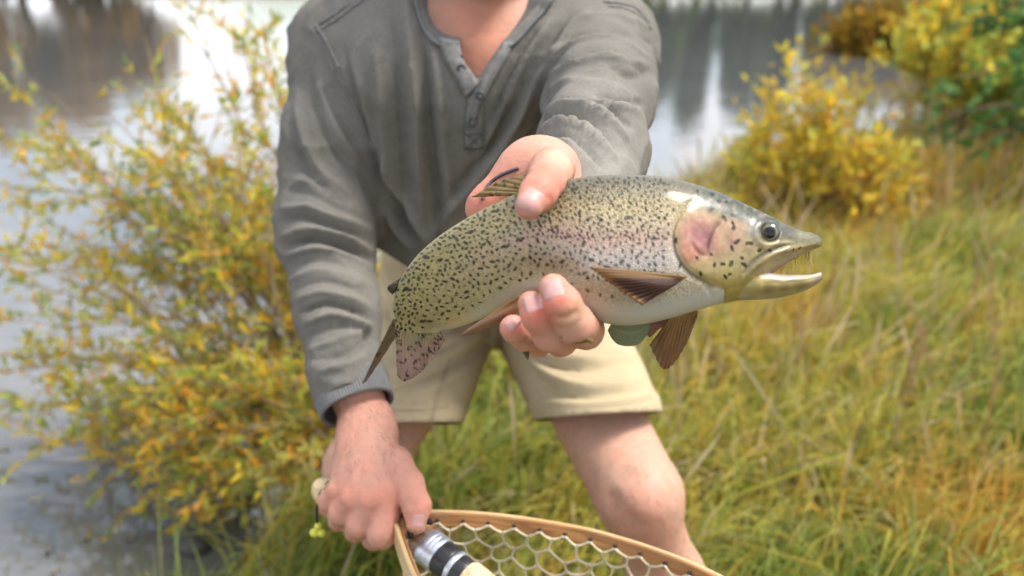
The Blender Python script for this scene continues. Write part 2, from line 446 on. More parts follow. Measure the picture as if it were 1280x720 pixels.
# big willow at the water's edge: stems fan out from its foot beside the angler, up and over the water
def on_ground(p_, dz=-0.02):
    return np.array([p_[0], p_[1], float(ground_h(p_[0], p_[1])) + dz])
bases, tips = [], []
for k in range(104):
    th = math.radians(r_.uniform(84, 172)); d = r_.uniform(1.75, 2.5)
    ln = r_.uniform(330, 690) * np.interp(math.degrees(th), [84, 105, 125, 145, 165], [0.85, 1.0, 1.0, .80, .62])
    bu, bv = r_.uniform(360, 520), 640
    b0 = ground_px(np.array(bu), np.array(640.0), -0.12); b0 = b0 * (2.0 / max(b0[1], 0.1)) if b0[1] < 0.5 else b0
    b0 = on_ground((b0[0] + r_.normal(0, .10), 1.75 + r_.uniform(-.1, .35)))
    bases.append(b0); tips.append(px(bu - 20 + math.cos(th) * ln, bv - math.sin(th) * ln, d))
for k in range(34):
    b0 = on_ground((lerp(-.42, -.12, r_.uniform()), r_.uniform(1.55, 2.0))); bases.append(b0); tips.append(px(r_.uniform(165, 420), r_.uniform(460, 650), r_.uniform(1.65, 2.05)))
shrub('willow_shrub', bases, tips, 'large willow shrub of green and orange leaves leaning over the water', 'shrub', 5, [GREEN, LIME, YEL, ORA], [1.6, 2.8, 2.2, 1.7], leaf=0.032, twigs=15, leaves=11, r0=0.005)
# low willow regrowth behind the angler's legs
bases, tips = [], []
for k in range(26):
    u = r_.uniform(500, 690); b0 = on_ground((lerp(-0.22, 0.12, (u - 500) / 190) + r_.normal(0, .08), r_.uniform(1.9, 2.4)))
    bases.append(b0); tips.append(px(u + r_.normal(0, 40), r_.uniform(380, 560), r_.uniform(2.0, 2.5)))
shrub('willow_regrowth', bases, tips, 'low bushy willow regrowth seen between the angler\'s legs', 'shrub', 6, [GREEN, LIME, YEL, ORA], [2.4, 2, 1.2, 1.0], leaf=0.036, twigs=10, leaves=12, r0=0.004)
# golden shrub on the bank
def round_shrub(name, u, v, hpx, wpx, label, seed, palette, weights, n=40, leaf=0.04, z=-0.03, **kw):
    g = ground_px(np.array(float(u)), np.array(float(v)), z); rg = np.random.default_rng(seed)
    d = proj(g)[2]; hh, ww = hpx / F * d, wpx / F * d * 0.5
    bs, ts = [], []
    for k in range(n):
        a = rg.uniform(0, 2 * math.pi); q = math.sqrt(rg.uniform(0, 1)); lift = rg.uniform(0.45, 1.0) * (1 - 0.45 * q * q)
        bs.append(on_ground((g[0] + 0.18 * ww * math.cos(a) * q * 2, g[1] + 0.18 * ww * math.sin(a) * q * 2)))
        ts.append(np.array([g[0] + ww * math.cos(a) * q, g[1] + ww * math.sin(a) * q, bs[-1][2] + hh * lift]))
    return shrub(name, bs, ts, label, 'shrub', seed, palette, weights, leaf=leaf, **kw)
round_shrub('golden_shrub', 1000, 292, 215, 190, 'bright golden shrub on the bank behind the trout\'s head', 21, [LIME, YEL, ORA, GREEN], [1.8, 5.0, 0.7, 0.1], n=34, leaf=0.048, twigs=11, leaves=9, twig_len=0.24, wl=0.34)
round_shrub('orange_shrub', 1085, 292, 110, 150, 'low orange tinted shrub at the foot of the golden shrub', 22, [LIME, YEL, ORA, STRAW], [0.6, 2.4, 2.6, 1.2], n=24, leaf=0.05, twigs=10, leaves=9, twig_len=0.14)
round_shrub('sapling', 925, 300, 150, 70, 'thin yellow green sapling behind the trout\'s forehead', 23, [LIME, YEL, GREEN], [2, 3, .6], n=9, leaf=0.05, twigs=9, leaves=8)
round_shrub('willow_thicket', 1190, 182, 220, 180, 'yellow green willow thicket on the far corner of the bank', 24, [GREEN, LIME, YEL, ORA], [0.5, 4.0, 2.8, 0.35], n=38, leaf=0.085, twigs=12, leaves=9, twig_len=0.36, r0=0.010, wl=0.34)
round_shrub('willow_thicket', 1290, 205, 190, 190, 'olive willow thicket below the dark pine boughs', 25, [GREEN, LIME, YEL], [1.6, 3.4, 1.6], n=34, leaf=0.085, twigs=12, leaves=9, twig_len=0.36, r0=0.010, wl=0.34)
round_shrub('bronze_thicket', 1120, 52, 70, 130, 'bronze leaved thicket beyond the inlet', 26, [(0.20, 0.11, 0.02), (0.30, 0.19, 0.02), (0.4, 0.24, 0.03)], [2, 2, 1], n=26, leaf=0.22, twigs=12, leaves=10, twig_len=0.8, r0=0.02, wl=0.4)
round_shrub('reed_sprig', 880, 318, 110, 60, 'pale sprig of reeds at the water edge behind the trout', 27, [LIME, STRAW, YEL], [2, 1.6, 1], n=8, leaf=0.05, twigs=7, leaves=6, wl=0.15)

# conifers and far-bank trees
def conifer(base, h, r, seed, label, group=None, dark=(0.025, 0.055, 0.018), nb=22, ndl=0.22, per=26, low=0.10):
    rg = np.random.default_rng(seed); base = np.asarray(base, float)
    root = empty('pine_tree', tuple(base)); mb = MB()
    V, Fc = tube(base + np.array([[0, 0, -0.1], [0.01 * h, 0, h * 0.5], [0, 0, h]]), np.array([0.03, 0.02, 0.006]) * h * 0.8, 8); mb.add(V, Fc)
    LP, LA, LC = [], [], []
    for k in range(nb):
        z = h * (low + (.96 - low) * k / nb); rr = r * (1.02 - k / nb) ** 0.8
        for q in range(rg.integers(4, 7)):
            a = rg.uniform(0, 2 * math.pi); R = rr * rg.uniform(0.6, 1.1)
            tip = base + np.array([math.cos(a) * R, math.sin(a) * R, z - 0.12 * R + rg.normal(0, 0.03 * h)])
            p0 = base + np.array([0, 0, z])
            V, Fc = tube(np.stack([p0, (p0 + tip) / 2 + np.array([0, 0, 0.05 * R]), tip]), np.array([0.008, 0.005, 0.002]) * h * 0.6, 4, False); mb.add(V, Fc)
            n = per; s_ = rg.uniform(0.2, 1.02, n)[:, None]
            pos = p0 + (tip - p0) * s_ + rg.normal(0, 0.035 * h * 0.5, (n, 3))
            LP.append(pos); LA.append(unit(unit(tip - p0) + rg.normal(0, 0.7, (n, 3)))); LC.append(mix_colors(rg, n, [dark, tuple(np.array(dark) * 1.7), tuple(np.array(dark) * 2.4)], [2, 2, 1]))
    LP, LA, LC = np.vstack(LP), np.vstack(LA), np.vstack(LC); n = len(LP)
    tr = mb.build('trunk', m_bark); ll = ndl * rg.uniform(0.6, 1.3, n)
    fo = leaf_cloud(LP, LA, ll, ll * 0.30, LC, rg, 'crown', m_needle, None); adopt(root, tr, fo)
    return tag(root, label, 'tree', group)
conifer((2.62, 3.85, float(ground_h(2.62, 3.85))), 3.2, 0.72, 31, 'dark green pine at the edge of the willow thickets', dark=(0.05, 0.115, 0.025), ndl=0.10, per=40, low=0.15)
def broadleaf(base, h, r, seed, label, palette, weights, group=None, n=5200, leaf=0.42):
    rg = np.random.default_rng(seed); base = np.asarray(base, float)
    root = empty('bank_tree', tuple(base)); mb = MB()
    V, Fc = tube(base + np.array([[0, 0, -0.2], [0.02 * h, 0, h * 0.3], [0, 0.02 * h, h * 0.75]]), np.array([0.03, 0.022, 0.008]) * h, 8); mb.add(V, Fc)
    cl = []
    for k in range(16):
        a = rg.uniform(0, 2 * math.pi); q = math.sqrt(rg.uniform(0, 1)) * r * 0.8; z = h * rg.uniform(0.10, 0.9)
        c = base + np.array([math.cos(a) * q, math.sin(a) * q, z]); cl.append(c)
        V, Fc = tube(np.stack([base + np.array([0, 0, h * 0.28 * rg.uniform(0.4, 1.6)]), c]), np.array([0.010, 0.003]) * h, 5, False); mb.add(V, Fc)
    ci = rg.integers(0, 16, n); dirs = unit(rg.normal(size=(n, 3)))
    pos = np.array(cl)[ci] + dirs * (rg.uniform(0, 1, (n, 1)) ** 0.4) * r * 0.42 * np.array([1, 1, 0.8])
    pos[:, 2] = np.maximum(pos[:, 2], base[2] + 0.1)
    ll = leaf * rg.uniform(0.6, 1.3, n); col = mix_colors(rg, n, palette, weights, 0.3)
    tr = mb.build('trunk', m_bark); fo = leaf_cloud(pos, dirs + rg.normal(0, 0.6, (n, 3)), ll, ll * 0.6, col, rg, 'crown', m_leaf, None)
    adopt(root, tr, fo); return tag(root, label, 'tree', group)
FB = 'trees along the far bank, seen mirrored in the river'
for i, (x, h, lb) in enumerate([(7.5, 5.4, 'dark conifer mirrored in the river beside the angler\'s left sleeve'), (9.6, 6.9, 'tall dark conifer mirrored in the river above the trout\'s back'), (11.8, 6.0, 'dark conifer mirrored in the river above the trout\'s gills'), (13.9, 7.4, 'tallest dark conifer mirrored behind the golden shrub'), (15.8, 5.0, 'short dark conifer mirrored at the edge of the bright water')]):
    conifer((x, 42.5 + (i % 2) * 1.5, 0.1), h, (1.5, 1.3, 1.6, 1.25, 1.0)[i], 40 + i, lb, FB, dark=(0.05, 0.075, 0.02), nb=20, ndl=0.7, per=20)
GOLD = [(0.42, 0.23, 0.012), (0.32, 0.17, 0.012), (0.20, 0.14, 0.02)]
for i, (x, h, r, lb) in enumerate([(-29.5, 6.2, 3.4, 'bronze broadleaf tree mirrored at the far left of the river'), (-24.5, 6.6, 3.4, 'golden bronze broadleaf tree mirrored in the upper left corner'), (-20.0, 5.0, 2.6, 'smaller golden tree mirrored beside the open water'), (19.5, 3.4, 2.4, 'low golden tree mirrored above the bronze thicket')]):
    broadleaf((x, 42.5, 0.1), h, r, 60 + i, lb, GOLD, [2, 2, 1], FB)

# grass: nobody could count it
def grass_mass():
    rg = np.random.default_rng(99)
    def pick(n, x0, x1, y0, y1):
        x = rg.uniform(x0, x1, n); y = y0 + (y1 - y0) * rg.uniform(0, 1, n); return x, y
    xs, ys = [], []
    for (n, y0, y1) in ((36000, 0.35, 1.6), (44000, 1.6, 3.0), (36000, 3.0, 5.0), (22000, 5.0, 9.5)):
        w0, w1 = -0.75 * y1 - 0.2, 0.82 * y1 + 0.35
        x, y = pick(n, w0, w1, y0, y1); xs.append(x); ys.append(y)
    x, y = np.concatenate(xs), np.concatenate(ys)
    P0 = np.stack([x, y, 0 * x], -1)
    sd_ = shore_sd(x, y); clump = value_noise(P0, 4.0, 8) * 0.5 + value_noise(P0, 11.0, 9) * 0.5
    keep = (sd_ > 0.02 + 0.10 * rg.uniform(0, 1, len(x))) & (clump > -0.26 + rg.uniform(-0.25, 0.1, len(x)))
    keep &= ~((np.abs(x) < 0.25) & (y < 0.45))
    x, y, sd_, clump = x[keep], y[keep], sd_[keep], clump[keep]; n = len(x)
    z = ground_h(x, y) - 0.01
    P0 = np.stack([x, y, 0 * x], -1)
    dist = np.hypot(x, y)
    h = rg.uniform(0.06, 0.20, n) * (1 + 0.35 * clump) * (1 + 0.05 * dist) * np.where(rg.uniform(0, 1, n) < 0.04, 1.6, 1.0)
    h *= lerp(0.7, 1.0, smooth(0.4, 1.3, y))
    w = rg.uniform(0.0018, 0.0042, n) * (1 + 0.22 * dist)
    ang = rg.uniform(0, 2 * math.pi, n); lean = rg.gamma(2.0, 0.30, n)
    wind = np.stack([np.full(n, 0.15), np.zeros(n), np.zeros(n)], -1)
    dirh = np.stack([np.cos(ang), np.sin(ang), np.zeros(n)], -1) * lean[:, None] + wind
    side = np.stack([-np.sin(ang + 0.6), np.cos(ang + 0.6), np.zeros(n)], -1)
    b = np.stack([x, y, z], -1); up = np.array([0, 0, 1.0])
    H = h[:, None]; W = w[:, None]
    p1 = b + up * H * 0.45 + dirh * H * 0.22; p2 = b + up * H * 0.80 + dirh * H * 0.60; p3 = b + up * H * (1.0 - 0.18 * lean[:, None].clip(0, 2)) + dirh * H * 1.05
    V = np.stack([b - side * W * 0.5, b + side * W * 0.5, p1 - side * W * 0.5, p1 + side * W * 0.5, p2 - side * W * 0.36, p2 + side * W * 0.36, p3], 1).reshape(-1, 3)
    k = np.arange(n)[:, None] * 7
    T = np.concatenate([k + np.array([t]) for t in ([0, 1, 3], [0, 3, 2], [2, 3, 5], [2, 5, 4], [4, 5, 6])])
    pal = np.array([(0.13, 0.20, 0.03), (0.27, 0.31, 0.05), (0.50, 0.45, 0.07), (0.66, 0.42, 0.05), (0.58, 0.47, 0.27), (0.28, 0.18, 0.09)])
    big = value_noise(P0, 1.4, 12) + 0.7 * value_noise(P0, 3.6, 13) + 0.8 * value_noise(P0, 7.5, 14)
    goldness = smooth(-0.3, 0.7, x) * 0.85 + 0.55 * big + 0.10 * smooth(3, 6, y)
    wts = np.stack([np.clip(1.0 - 1.5 * goldness, 0.05, 3), np.clip(1.3 - 0.8 * goldness, .1, 3), np.clip(0.5 + 0.8 * goldness, .1, 3), np.clip(0.9 * goldness, 0.03, 3), np.clip(0.05 + 0.55 * goldness + 0.6 * smooth(4.4, 6.2, y), 0.02, 3), 0.07 + 0.35 * np.clip(-clump + .1 - big * .2, 0, 1)], 1)
    wts /= wts.sum(1, keepdims=True); cum = np.cumsum(wts, 1); ci = (rg.uniform(0, 1, n)[:, None] > cum).sum(1).clip(0, 5)
    col = pal[ci] * rg.uniform(0.65, 1.1, (n, 1))
    og = (smooth(.30, .62, value_noise(P0, 2.3, 21)) * smooth(.0, .6, x) * (rg.uniform(0, 1, n) < .75))[:, None]; gr = (smooth(.25, .6, value_noise(P0, 1.9, 22)) * (rg.uniform(0, 1, n) < .7))[:, None]
    col = lerp(col, np.array([0.64, 0.36, 0.06]) * rg.uniform(.7, 1.1, (n, 1)), og * .8); col = lerp(col, np.array([0.18, 0.27, 0.04]) * rg.uniform(.7, 1.1, (n, 1)), gr * .75)
    # dead stems and seed heads standing above the blades
    m = 1500; sx = rg.uniform(-.2, 6.5, m); sy = rg.uniform(1.3, 7.5, m); ok = (shore_sd(sx, sy) > .1) & (sx < .8 * sy + .3); sx, sy = sx[ok], sy[ok]; m = len(sx)
    b2 = np.stack([sx, sy, ground_h(sx, sy)], -1); hh2 = rg.uniform(.22, .42, (m, 1)); tl = rg.normal(0, .25, (m, 3)); tl[:, 2] = 0; top2 = b2 + np.array([0, 0, 1.0]) * hh2 + tl * hh2
    sw = np.array([.0016, 0, 0]) * (1 + .25 * sy[:, None]); md2 = (b2 + top2) / 2 - tl * hh2 * .18
    V2 = np.stack([b2 - sw, b2 + sw, md2 - sw, md2 + sw, lerp(md2, top2, .55) - sw * 1.2, lerp(md2, top2, .55) + sw * 2.6, top2], 1).reshape(-1, 3)
    k2 = np.arange(m)[:, None] * 7 + len(V); T = np.concatenate([T] + [k2 + np.array([t]) for t in ([0, 1, 3], [0, 3, 2], [2, 3, 5], [2, 5, 4], [4, 5, 6])]); V = np.vstack([V, V2])
    col = np.vstack([col, np.array([(0.50, 0.36, 0.19), (0.34, 0.20, 0.10), (0.56, 0.45, 0.28)])[rg.integers(0, 3, m)] * rg.uniform(.7, 1.1, (m, 1))])
    g = mesh_obj('grass', V, T, m_grass, None, False, np.repeat(col, 7, 0))
    tag(g, 'tall green and golden meadow grass covering the bank', 'grass', kind='stuff')
grass_mass()

# fallen leaves floating on the water
def float_leaf(u, v, s_, col, label, seed):
    rg = np.random.default_rng(seed); g = ground_px(np.array(float(u)), np.array(float(v)), WATER_Z)
    n = 14; t = np.linspace(0, 2 * math.pi, n, endpoint=False)
    r = s_ * (1 + 0.15 * np.cos(2 * t) + rg.normal(0, 0.04, n)); a = rg.uniform(0, 6)
    P_ = np.stack([np.cos(t) * r * 1.2, np.sin(t) * r * 0.8, 0.004 + 0.006 * np.cos(2 * t)], -1)
    R = np.array([[math.cos(a), -math.sin(a), 0], [math.sin(a), math.cos(a), 0], [0, 0, 1]])
    V = np.vstack([P_ @ R.T, [[0, 0, 0.003]], P_ @ R.T - [0, 0, 0.0015], [[0, 0, 0.0015]]]) + [g[0], g[1], WATER_Z + 0.002]
    Fc = [(i, (i + 1) % n, n) for i in range(n)] + [((i + 1) % n + n + 1, i + n + 1, 2 * n + 1) for i in range(n)] + [(i, i + n + 1, (i + 1) % n + n + 1, (i + 1) % n) for i in range(n)]
    o = mesh_obj('fallen_leaf', V, Fc, m_leaf, None, True, np.tile(np.array(col), (len(V), 1)))
    return tag(o, label, 'leaf', 'fallen leaves floating on the river')
PALE = (0.62, 0.60, 0.50)
for u, v, s_, c, lb in [(47, 624, 0.014, PALE, 'brightest pale leaf floating on the open grey water'), (3, 563, 0.013, (0.6, 0.55, 0.35), 'pale leaf floating at the left edge of the river'), (110, 672, 0.013, (0.5, 0.4, 0.22), 'tan leaf floating below the willow tips'),
                        (165, 675, 0.010, (0.42, 0.42, 0.38), 'small grey leaf floating near the tan one'), (248, 657, 0.013, (0.50, 0.55, 0.38), 'pale green leaf floating by the bank'), (60, 690, 0.010, (0.35, 0.35, 0.34), 'dim grey leaf floating low in the frame'), (70, 715, 0.010, (0.5, 0.45, 0.35), 'small tan leaf floating at the bottom edge'), (52, 600, 0.012, (0.35, 0.40, 0.15), 'green leaf floating under the lowest willow sprig')]:
    float_leaf(u, v, s_, c, lb, int(u) + 3)
def rock(name, u, v, s_, label, seed, z):
    rg = np.random.default_rng(seed); g = ground_px(np.array(float(u)), np.array(float(v)), z)
    th = np.linspace(0.0, math.pi, 12); ph = np.linspace(0, 2 * math.pi, 18, endpoint=False)
    TH, PH = np.meshgrid(th, ph, indexing='ij')
    D = np.stack([np.sin(TH) * np.cos(PH), np.sin(TH) * np.sin(PH), np.cos(TH)], -1).reshape(-1, 3)
    r = 1 + 0.22 * value_noise(D + seed, 1.5, seed) + 0.1 * value_noise(D + seed, 4, seed + 1)
    V = D * r[:, None] * np.array(s_) + [g[0], g[1], z + s_[2] * 0.2]
    o = mesh_obj(name, V, grid_faces(12, 18, True), m_rock); return tag(o, label, 'rock', 'dark rocks at the water edge')
m_rock = material('wet_rock', (0.05, 0.045, 0.04), 0.55, 0.5, noise=(18, 0.5), bump=[('noise', (30, 30, 30), 0.6, 0.01, 'o')])
rock('rock', 243, 683, (0.05, 0.04, 0.025), 'dark wet rock under the willow at the bank', 3, WATER_Z)
rock('rock', 1128, 178, (0.16, 0.12, 0.09), 'dark rock at the inlet beyond the golden shrub', 4, WATER_Z)
rock('rock', 912, 235, (0.11, 0.09, 0.08), 'dark rock in the water behind the sapling', 5, WATER_Z)
# ------------------------------------------------------------------ the angler
def J(u, v, d): return px(u, v, d)
VIEW = np.array([0, CP, -SP])
# --- joints
R_SH, R_EL, R_WR = J(428, 62, 1.04), J(408, 285, 0.985), J(458, 528, 0.865)
L_SH, L_EL, L_WR = J(752, 62, 1.04), J(748, 128, 0.82), J(668, 216, 0.597)
HIP_R, HIP_L = J(575, 362, 1.36), J(662, 362, 1.36)
KN_L, KN_R = J(800, 622, 0.99), J(455, 585, 1.08)
AN_L = np.array([0.285, 0.82, 0.10]); AN_R = np.array([-0.164, 1.18, 0.10])
# ankles stand on the ground
AN_L[2] += float(ground_h(AN_L[0], AN_L[1])); AN_R[2] += float(ground_h(AN_R[0], AN_R[1]))
NECK, HEADC = J(607, 70, 1.00), J(612, -150, 0.93)

# --- hands (fields are fine-meshed, arms run up inside the sleeves)
def hand_left():
    f = Field(0.0018)
    w = L_WR
    mcp = dict(i=J(757, 356, .598), m=J(733, 368, .598), r=J(706, 378, .602), p=J(680, 378, .606))
    n = unit(J(700, 300, .5) - J(700, 300, .6))
    f.group([(w, mcp['i'], .019, .0145), (w, mcp['m'], .020, .0145), (w, mcp['r'], .019, .0135), (w, mcp['p'], .017, .012),
             (J(690, 214, .595), J(740, 330, .597), .020, .015), (J(664, 216, .590), J(606, 262, .588), .0165, .0100), (J(606, 262, .588), J(672, 345, .60), .0100, .012),
             (J(648, 222, .588), J(618, 250, .588), .012, .011)], 0.016)
    # thumb over the back of the trout
    f.group([(J(682, 212, .598), J(692, 210, .562), .0175, .0145), (J(692, 210, .562), J(688, 216, .540), .0145, .0136), (J(688, 216, .540), J(682, 227, .520), .0136, .0119), (J(682, 227, .520), J(673, 241, .507), .0121, .0112),
             (J(673, 241, .507), J(661, 257, .4975), .0112, .0088)], 0.005)
    # fingers from below
    f.chain([mcp['m'], J(731, 413, .545), J(718, 405, .492), J(703, 381, .481), J(692, 361, .487)], [.0145, .0125, .0119, .0110, .0092], .004)
    f.chain([mcp['r'], J(701, 425, .548), J(687, 418, .503), J(672, 395, .491), J(664, 380, .494)], [.0135, .0108, .0104, .0096, .0082], .004)
    f.chain([mcp['p'], J(672, 430, .565), J(655, 422, .530), J(643, 412, .515), J(640, 409, .513)], [.012, .0088, .0082, .0078, .0074], .004)
    f.chain([mcp['i'], J(775, 384, .583), J(795, 384, .568), J(806, 376, .562)], [.0145, .0118, .0105, .009], .006)
    f.chain([w, J(703, 236, .655), J(735, 190, .722), lerp(J(735, 190, .722), L_EL, .6)], [.0205, .0225, .0260, .028], .015)
    return f
def hand_right():
    f = Field(0.0022)
    w = R_WR
    M = dict(i=J(487, 618, .800), m=J(463, 626, .792), r=J(440, 624, .800), p=J(422, 614, .818))
    nn = unit(J(450, 580, .8) - J(450, 590, .83))
    f.group([(w, M['i'], .0255, .0128), (w, M['m'], .0255, .0130), (w, M['r'], .024, .0122), (w, M['p'], .022, .0112),
             (J(466, 545, .855), J(472, 598, .824), .024, .0165), (J(452, 550, .855), J(444, 600, .830), .022, .0155)], 0.014)
    # knuckle bumps and tendons
    
    f.group([(J(475, 572, .835), J(492, 582, .822), .020, .0185), (J(492, 582, .822), J(510, 606, .803), .0185, .0148), (J(510, 606, .803), J(521, 632, .786), .0148, .0128), (J(521, 632, .786), J(520, 656, .779), .0126, .0096)], 0.009)
    f.chain([M['i'], J(477, 668, .785), J(468, 672, .822), J(484, 652, .850)], [.0142, .0134, .012, .0100], .005)
    ch = lambda pts, rad: [(pts[i], pts[i + 1], rad[i], rad[i + 1]) for i in range(len(pts) - 1)]
    f.group(ch([M['m'], J(449, 656, .795), J(445, 663, .832), J(462, 650, .850)], [.0138, .0122, .0112, .0100]) + ch([M['r'], J(426, 641, .808), J(424, 650, .842), J(441, 645, .855)], [.0130, .0114, .0105, .0095]) + ch([M['p'], J(411, 626, .826), J(411, 634, .852), J(426, 632, .862)], [.0116, .0102, .0092, .0085]), .0055)
    f.chain([w, J(441, 478, .886), J(425, 400, .93), lerp(R_EL, J(425, 400, .93), .2)], [.0270, .0270, .025, .024], .02)
    return f
HL, HR = hand_left(), hand_right()
# --- rest of the body
def body_field():
    f = Field(0.03)
    sh_m = (R_SH + L_SH) / 2
    f.group([(R_SH, L_SH, .055, .055), (J(520, 100, 1.02), J(572, 340, 1.28), .090, .080), (J(690, 100, 1.02), J(652, 340, 1.28), .090, .080), (HIP_R, HIP_L, .10, .10),
             (NECK, J(610, 120, 1.00), .055, .075)], .08)
    f.group([(J(607, 60, 1.005), J(612, -85, .965), .057, .055), (J(560, 20, 1.03), J(520, 60, 1.04), .03, .03), (J(655, 20, 1.03), J(700, 60, 1.04), .03, .03),
             (J(588, 74, .945), J(600, 72, .94), .016, .012), (J(630, 74, .945), J(616, 72, .94), .016, .012)], .05)
    # head: skull, jaw, brow, nose, ears
    hc = HEADC; up = unit(J(612, -240, .90) - J(612, -20, .96)); fr = unit(np.array([0, -1.0, -0.25])); fr = unit(fr - up * fr.dot(up)); rt = np.cross(up, fr)
    f.head = (hc, up, fr, rt)
    Hh = lambda r, u_, f_: hc + rt * r + up * u_ + fr * f_
    f.group([(Hh(0, .03, -.03), Hh(0, .035, .015), .088, .082, rt, .86), (Hh(0, -.03, .025), Hh(0, -.075, .055), .068, .042, rt, .95), (Hh(-.035, -.055, .02), Hh(0, -.088, .065), .03, .022), (Hh(.035, -.055, .02), Hh(0, -.088, .065), .03, .022),
             (Hh(-.03, .028, .072), Hh(.03, .028, .072), .018, .018)], .03)
    f.group([(Hh(0, .015, .088), Hh(0, -.018, .106), .009, .0125), (Hh(-.011, -.022, .096), Hh(.011, -.022, .096), .009, .009)], .012)
    f.group([(Hh(-.016, -.052, .093), Hh(.016, -.052, .093), .006, .006), (Hh(-.012, -.062, .092), Hh(.012, -.062, .092), .0065, .0065)], .004)
    for s_ in (-1, 1): f.group([(Hh(s_ * .078, .0, -.005), Hh(s_ * .083, .03, -.015), .014, .018, rt, .45)], .01)
    # upper arms
    f.chain([R_SH, R_EL, J(424, 400, .93)], [.046, .034, .022], .03); f.chain([L_SH, L_EL, J(735, 185, .725)], [.048, .036, .028], .03)
    # legs
    mid = lerp(HIP_L, KN_L, .75)
    f.group([(HIP_L, KN_L, .080, .044), (KN_L, lerp(KN_L, AN_L, .35), .041, .044), (lerp(KN_L, AN_L, .35), AN_L, .044, .033),
             (KN_L + np.array([0.0, -.010, .004]), KN_L + np.array([0.004, -.012, -.034]), .034, .029), (lerp(HIP_L, KN_L, .7) + np.array([-.012, 0, .004]), KN_L + np.array([-.014, .012, 0]), .044, .036),
             (lerp(HIP_L, KN_L, .62) + np.array([.012, 0, .0]), KN_L + np.array([.014, .02, 0]), .044, .033), (KN_L + np.array([0, .05, -.05]), lerp(KN_L, AN_L, .5) + np.array([0, .030, 0]), .036, .037)], .03)
    f.group([(HIP_R, KN_R, .080, .050), (KN_R, lerp(KN_R, AN_R, .35), .046, .046), (lerp(KN_R, AN_R, .35), AN_R, .046, .034)], .03)
    for A in (AN_L, AN_R):
        f.group([(A + np.array([0, .05, -.06]), A + np.array([0.015, -.13, -.07]), .036, .026), (A, A + np.array([0, .02, -.05]), .034, .036)], .02)
    return f
BF = body_field()
def add_skin_color(V, N):
    base = np.tile(np.array([0.50, 0.285, 0.20]), (len(V), 1))
    n1 = value_noise(V, 55, 1)[:, None]; n2 = value_noise(V, 160, 2)[:, None]; n3 = value_noise(V, 500, 5)[:, None]
    base *= 1 + 0.04 * n1 + 0.05 * n2 + 0.06 * n3
    base = base * (1 + np.array([0.03, -0.035, -0.035]) * np.clip(n1 + 0.4 * n2, -1, 1))
    return base
def redden(V, col, pts, r, amt=(1.06, 0.72, 0.70)):
    for p_ in pts:
        w = np.exp(-((V - p_) ** 2).sum(1) / (r * r))[:, None]; col *= 1 + (np.array(amt) - 1) * w
    return col
def paint(V, col, pts, r, target, amt):
    for p_ in pts:
        w = amt * np.exp(-((V - p_) ** 2).sum(1) / (r * r))[:, None]; col += (np.array(target) - col) * w
    return col
vl, ql = HL.mesh(0.0014); vr, qr = HR.mesh(0.0017); vb, qb = BF.mesh(0.0055)
# finger creases in the right hand's wrist and thumb knuckles come from short grooves
def groove(V, N, a, b, depth, w):
    a, b = np.asarray(a), np.asarray(b); ab = b - a
    t = np.clip(((V - a) @ ab) / (ab @ ab), 0, 1); d = np.linalg.norm(V - a - t[:, None] * ab, axis=1)
    return V - N * (depth * 1.3 * np.exp(-(d / w) ** 2) * np.sin(np.pi * np.clip(t, 0.02, .98)) ** .5)[:, None]
nl = vert_normals(vl, ql)
for (u0, v0, u1, v1, d, dp) in [(664, 236, 690, 250, .50, .0008), (667, 231, 694, 243, .505, .0010), (671, 226, 697, 237, .51, .0008), (690, 398, 722, 386, .475, .0012), (692, 403, 726, 390, .475, .0012), (697, 372, 712, 366, .476, .0006),
                            (662, 404, 688, 394, .478, .0011), (664, 409, 690, 398, .478, .001)]:
    vl = groove(vl, nl, px(u0, v0, d - .002), px(u1, v1, d - .002), dp, .0022)
nr = vert_normals(vr, qr)
for (u0, v0, u1, v1, d, dp) in [(508, 628, 533, 624, .775, .0011), (508, 633, 533, 629, .772, .0011), (470, 640, 492, 648, .775, .0008), (425, 585, 415, 610, .80, .0010), (434, 585, 424, 612, .80, .0010), (444, 580, 436, 612, .79, .0008), (486, 592, 494, 624, .80, .0012), (446, 548, 470, 552, .83, .0008), (448, 553, 472, 557, .83, .0006)]:
    vr = groove(vr, nr, px(u0, v0, d), px(u1, v1, d), dp, .0032)
# tendons fan over the back of the hand
for (u1, v1) in [(486, 606), (462, 614), (438, 616), (421, 608)]:
    a, b = px(456, 545, .828), px(u1, v1, .785); vr = groove(vr, nr, a, b, -.0013, .005)
nbv = vert_normals(vb, qb)
for (u0, v0, u1, v1, d, dp) in [(762, 612, 776, 640, .955, .004), (776, 640, 800, 652, .945, .0035), (826, 612, 832, 640, .965, .003), (770, 600, 800, 592, .955, .002), (800, 652, 826, 645, .95, .0025)]:
    vb = groove(vb, nbv, px(u0, v0, d), px(u1, v1, d), dp, .011)
V = np.vstack([vl, vr, vb]); Q = np.vstack([ql, qr + len(vl), qb + len(vl) + len(vr)])
Nn = vert_normals(V, Q)
V += Nn * (value_noise(V, 420, 31) * 0.00018 + value_noise(V, 130, 32) * 0.0003)[:, None]
col = add_skin_color(V, Nn)
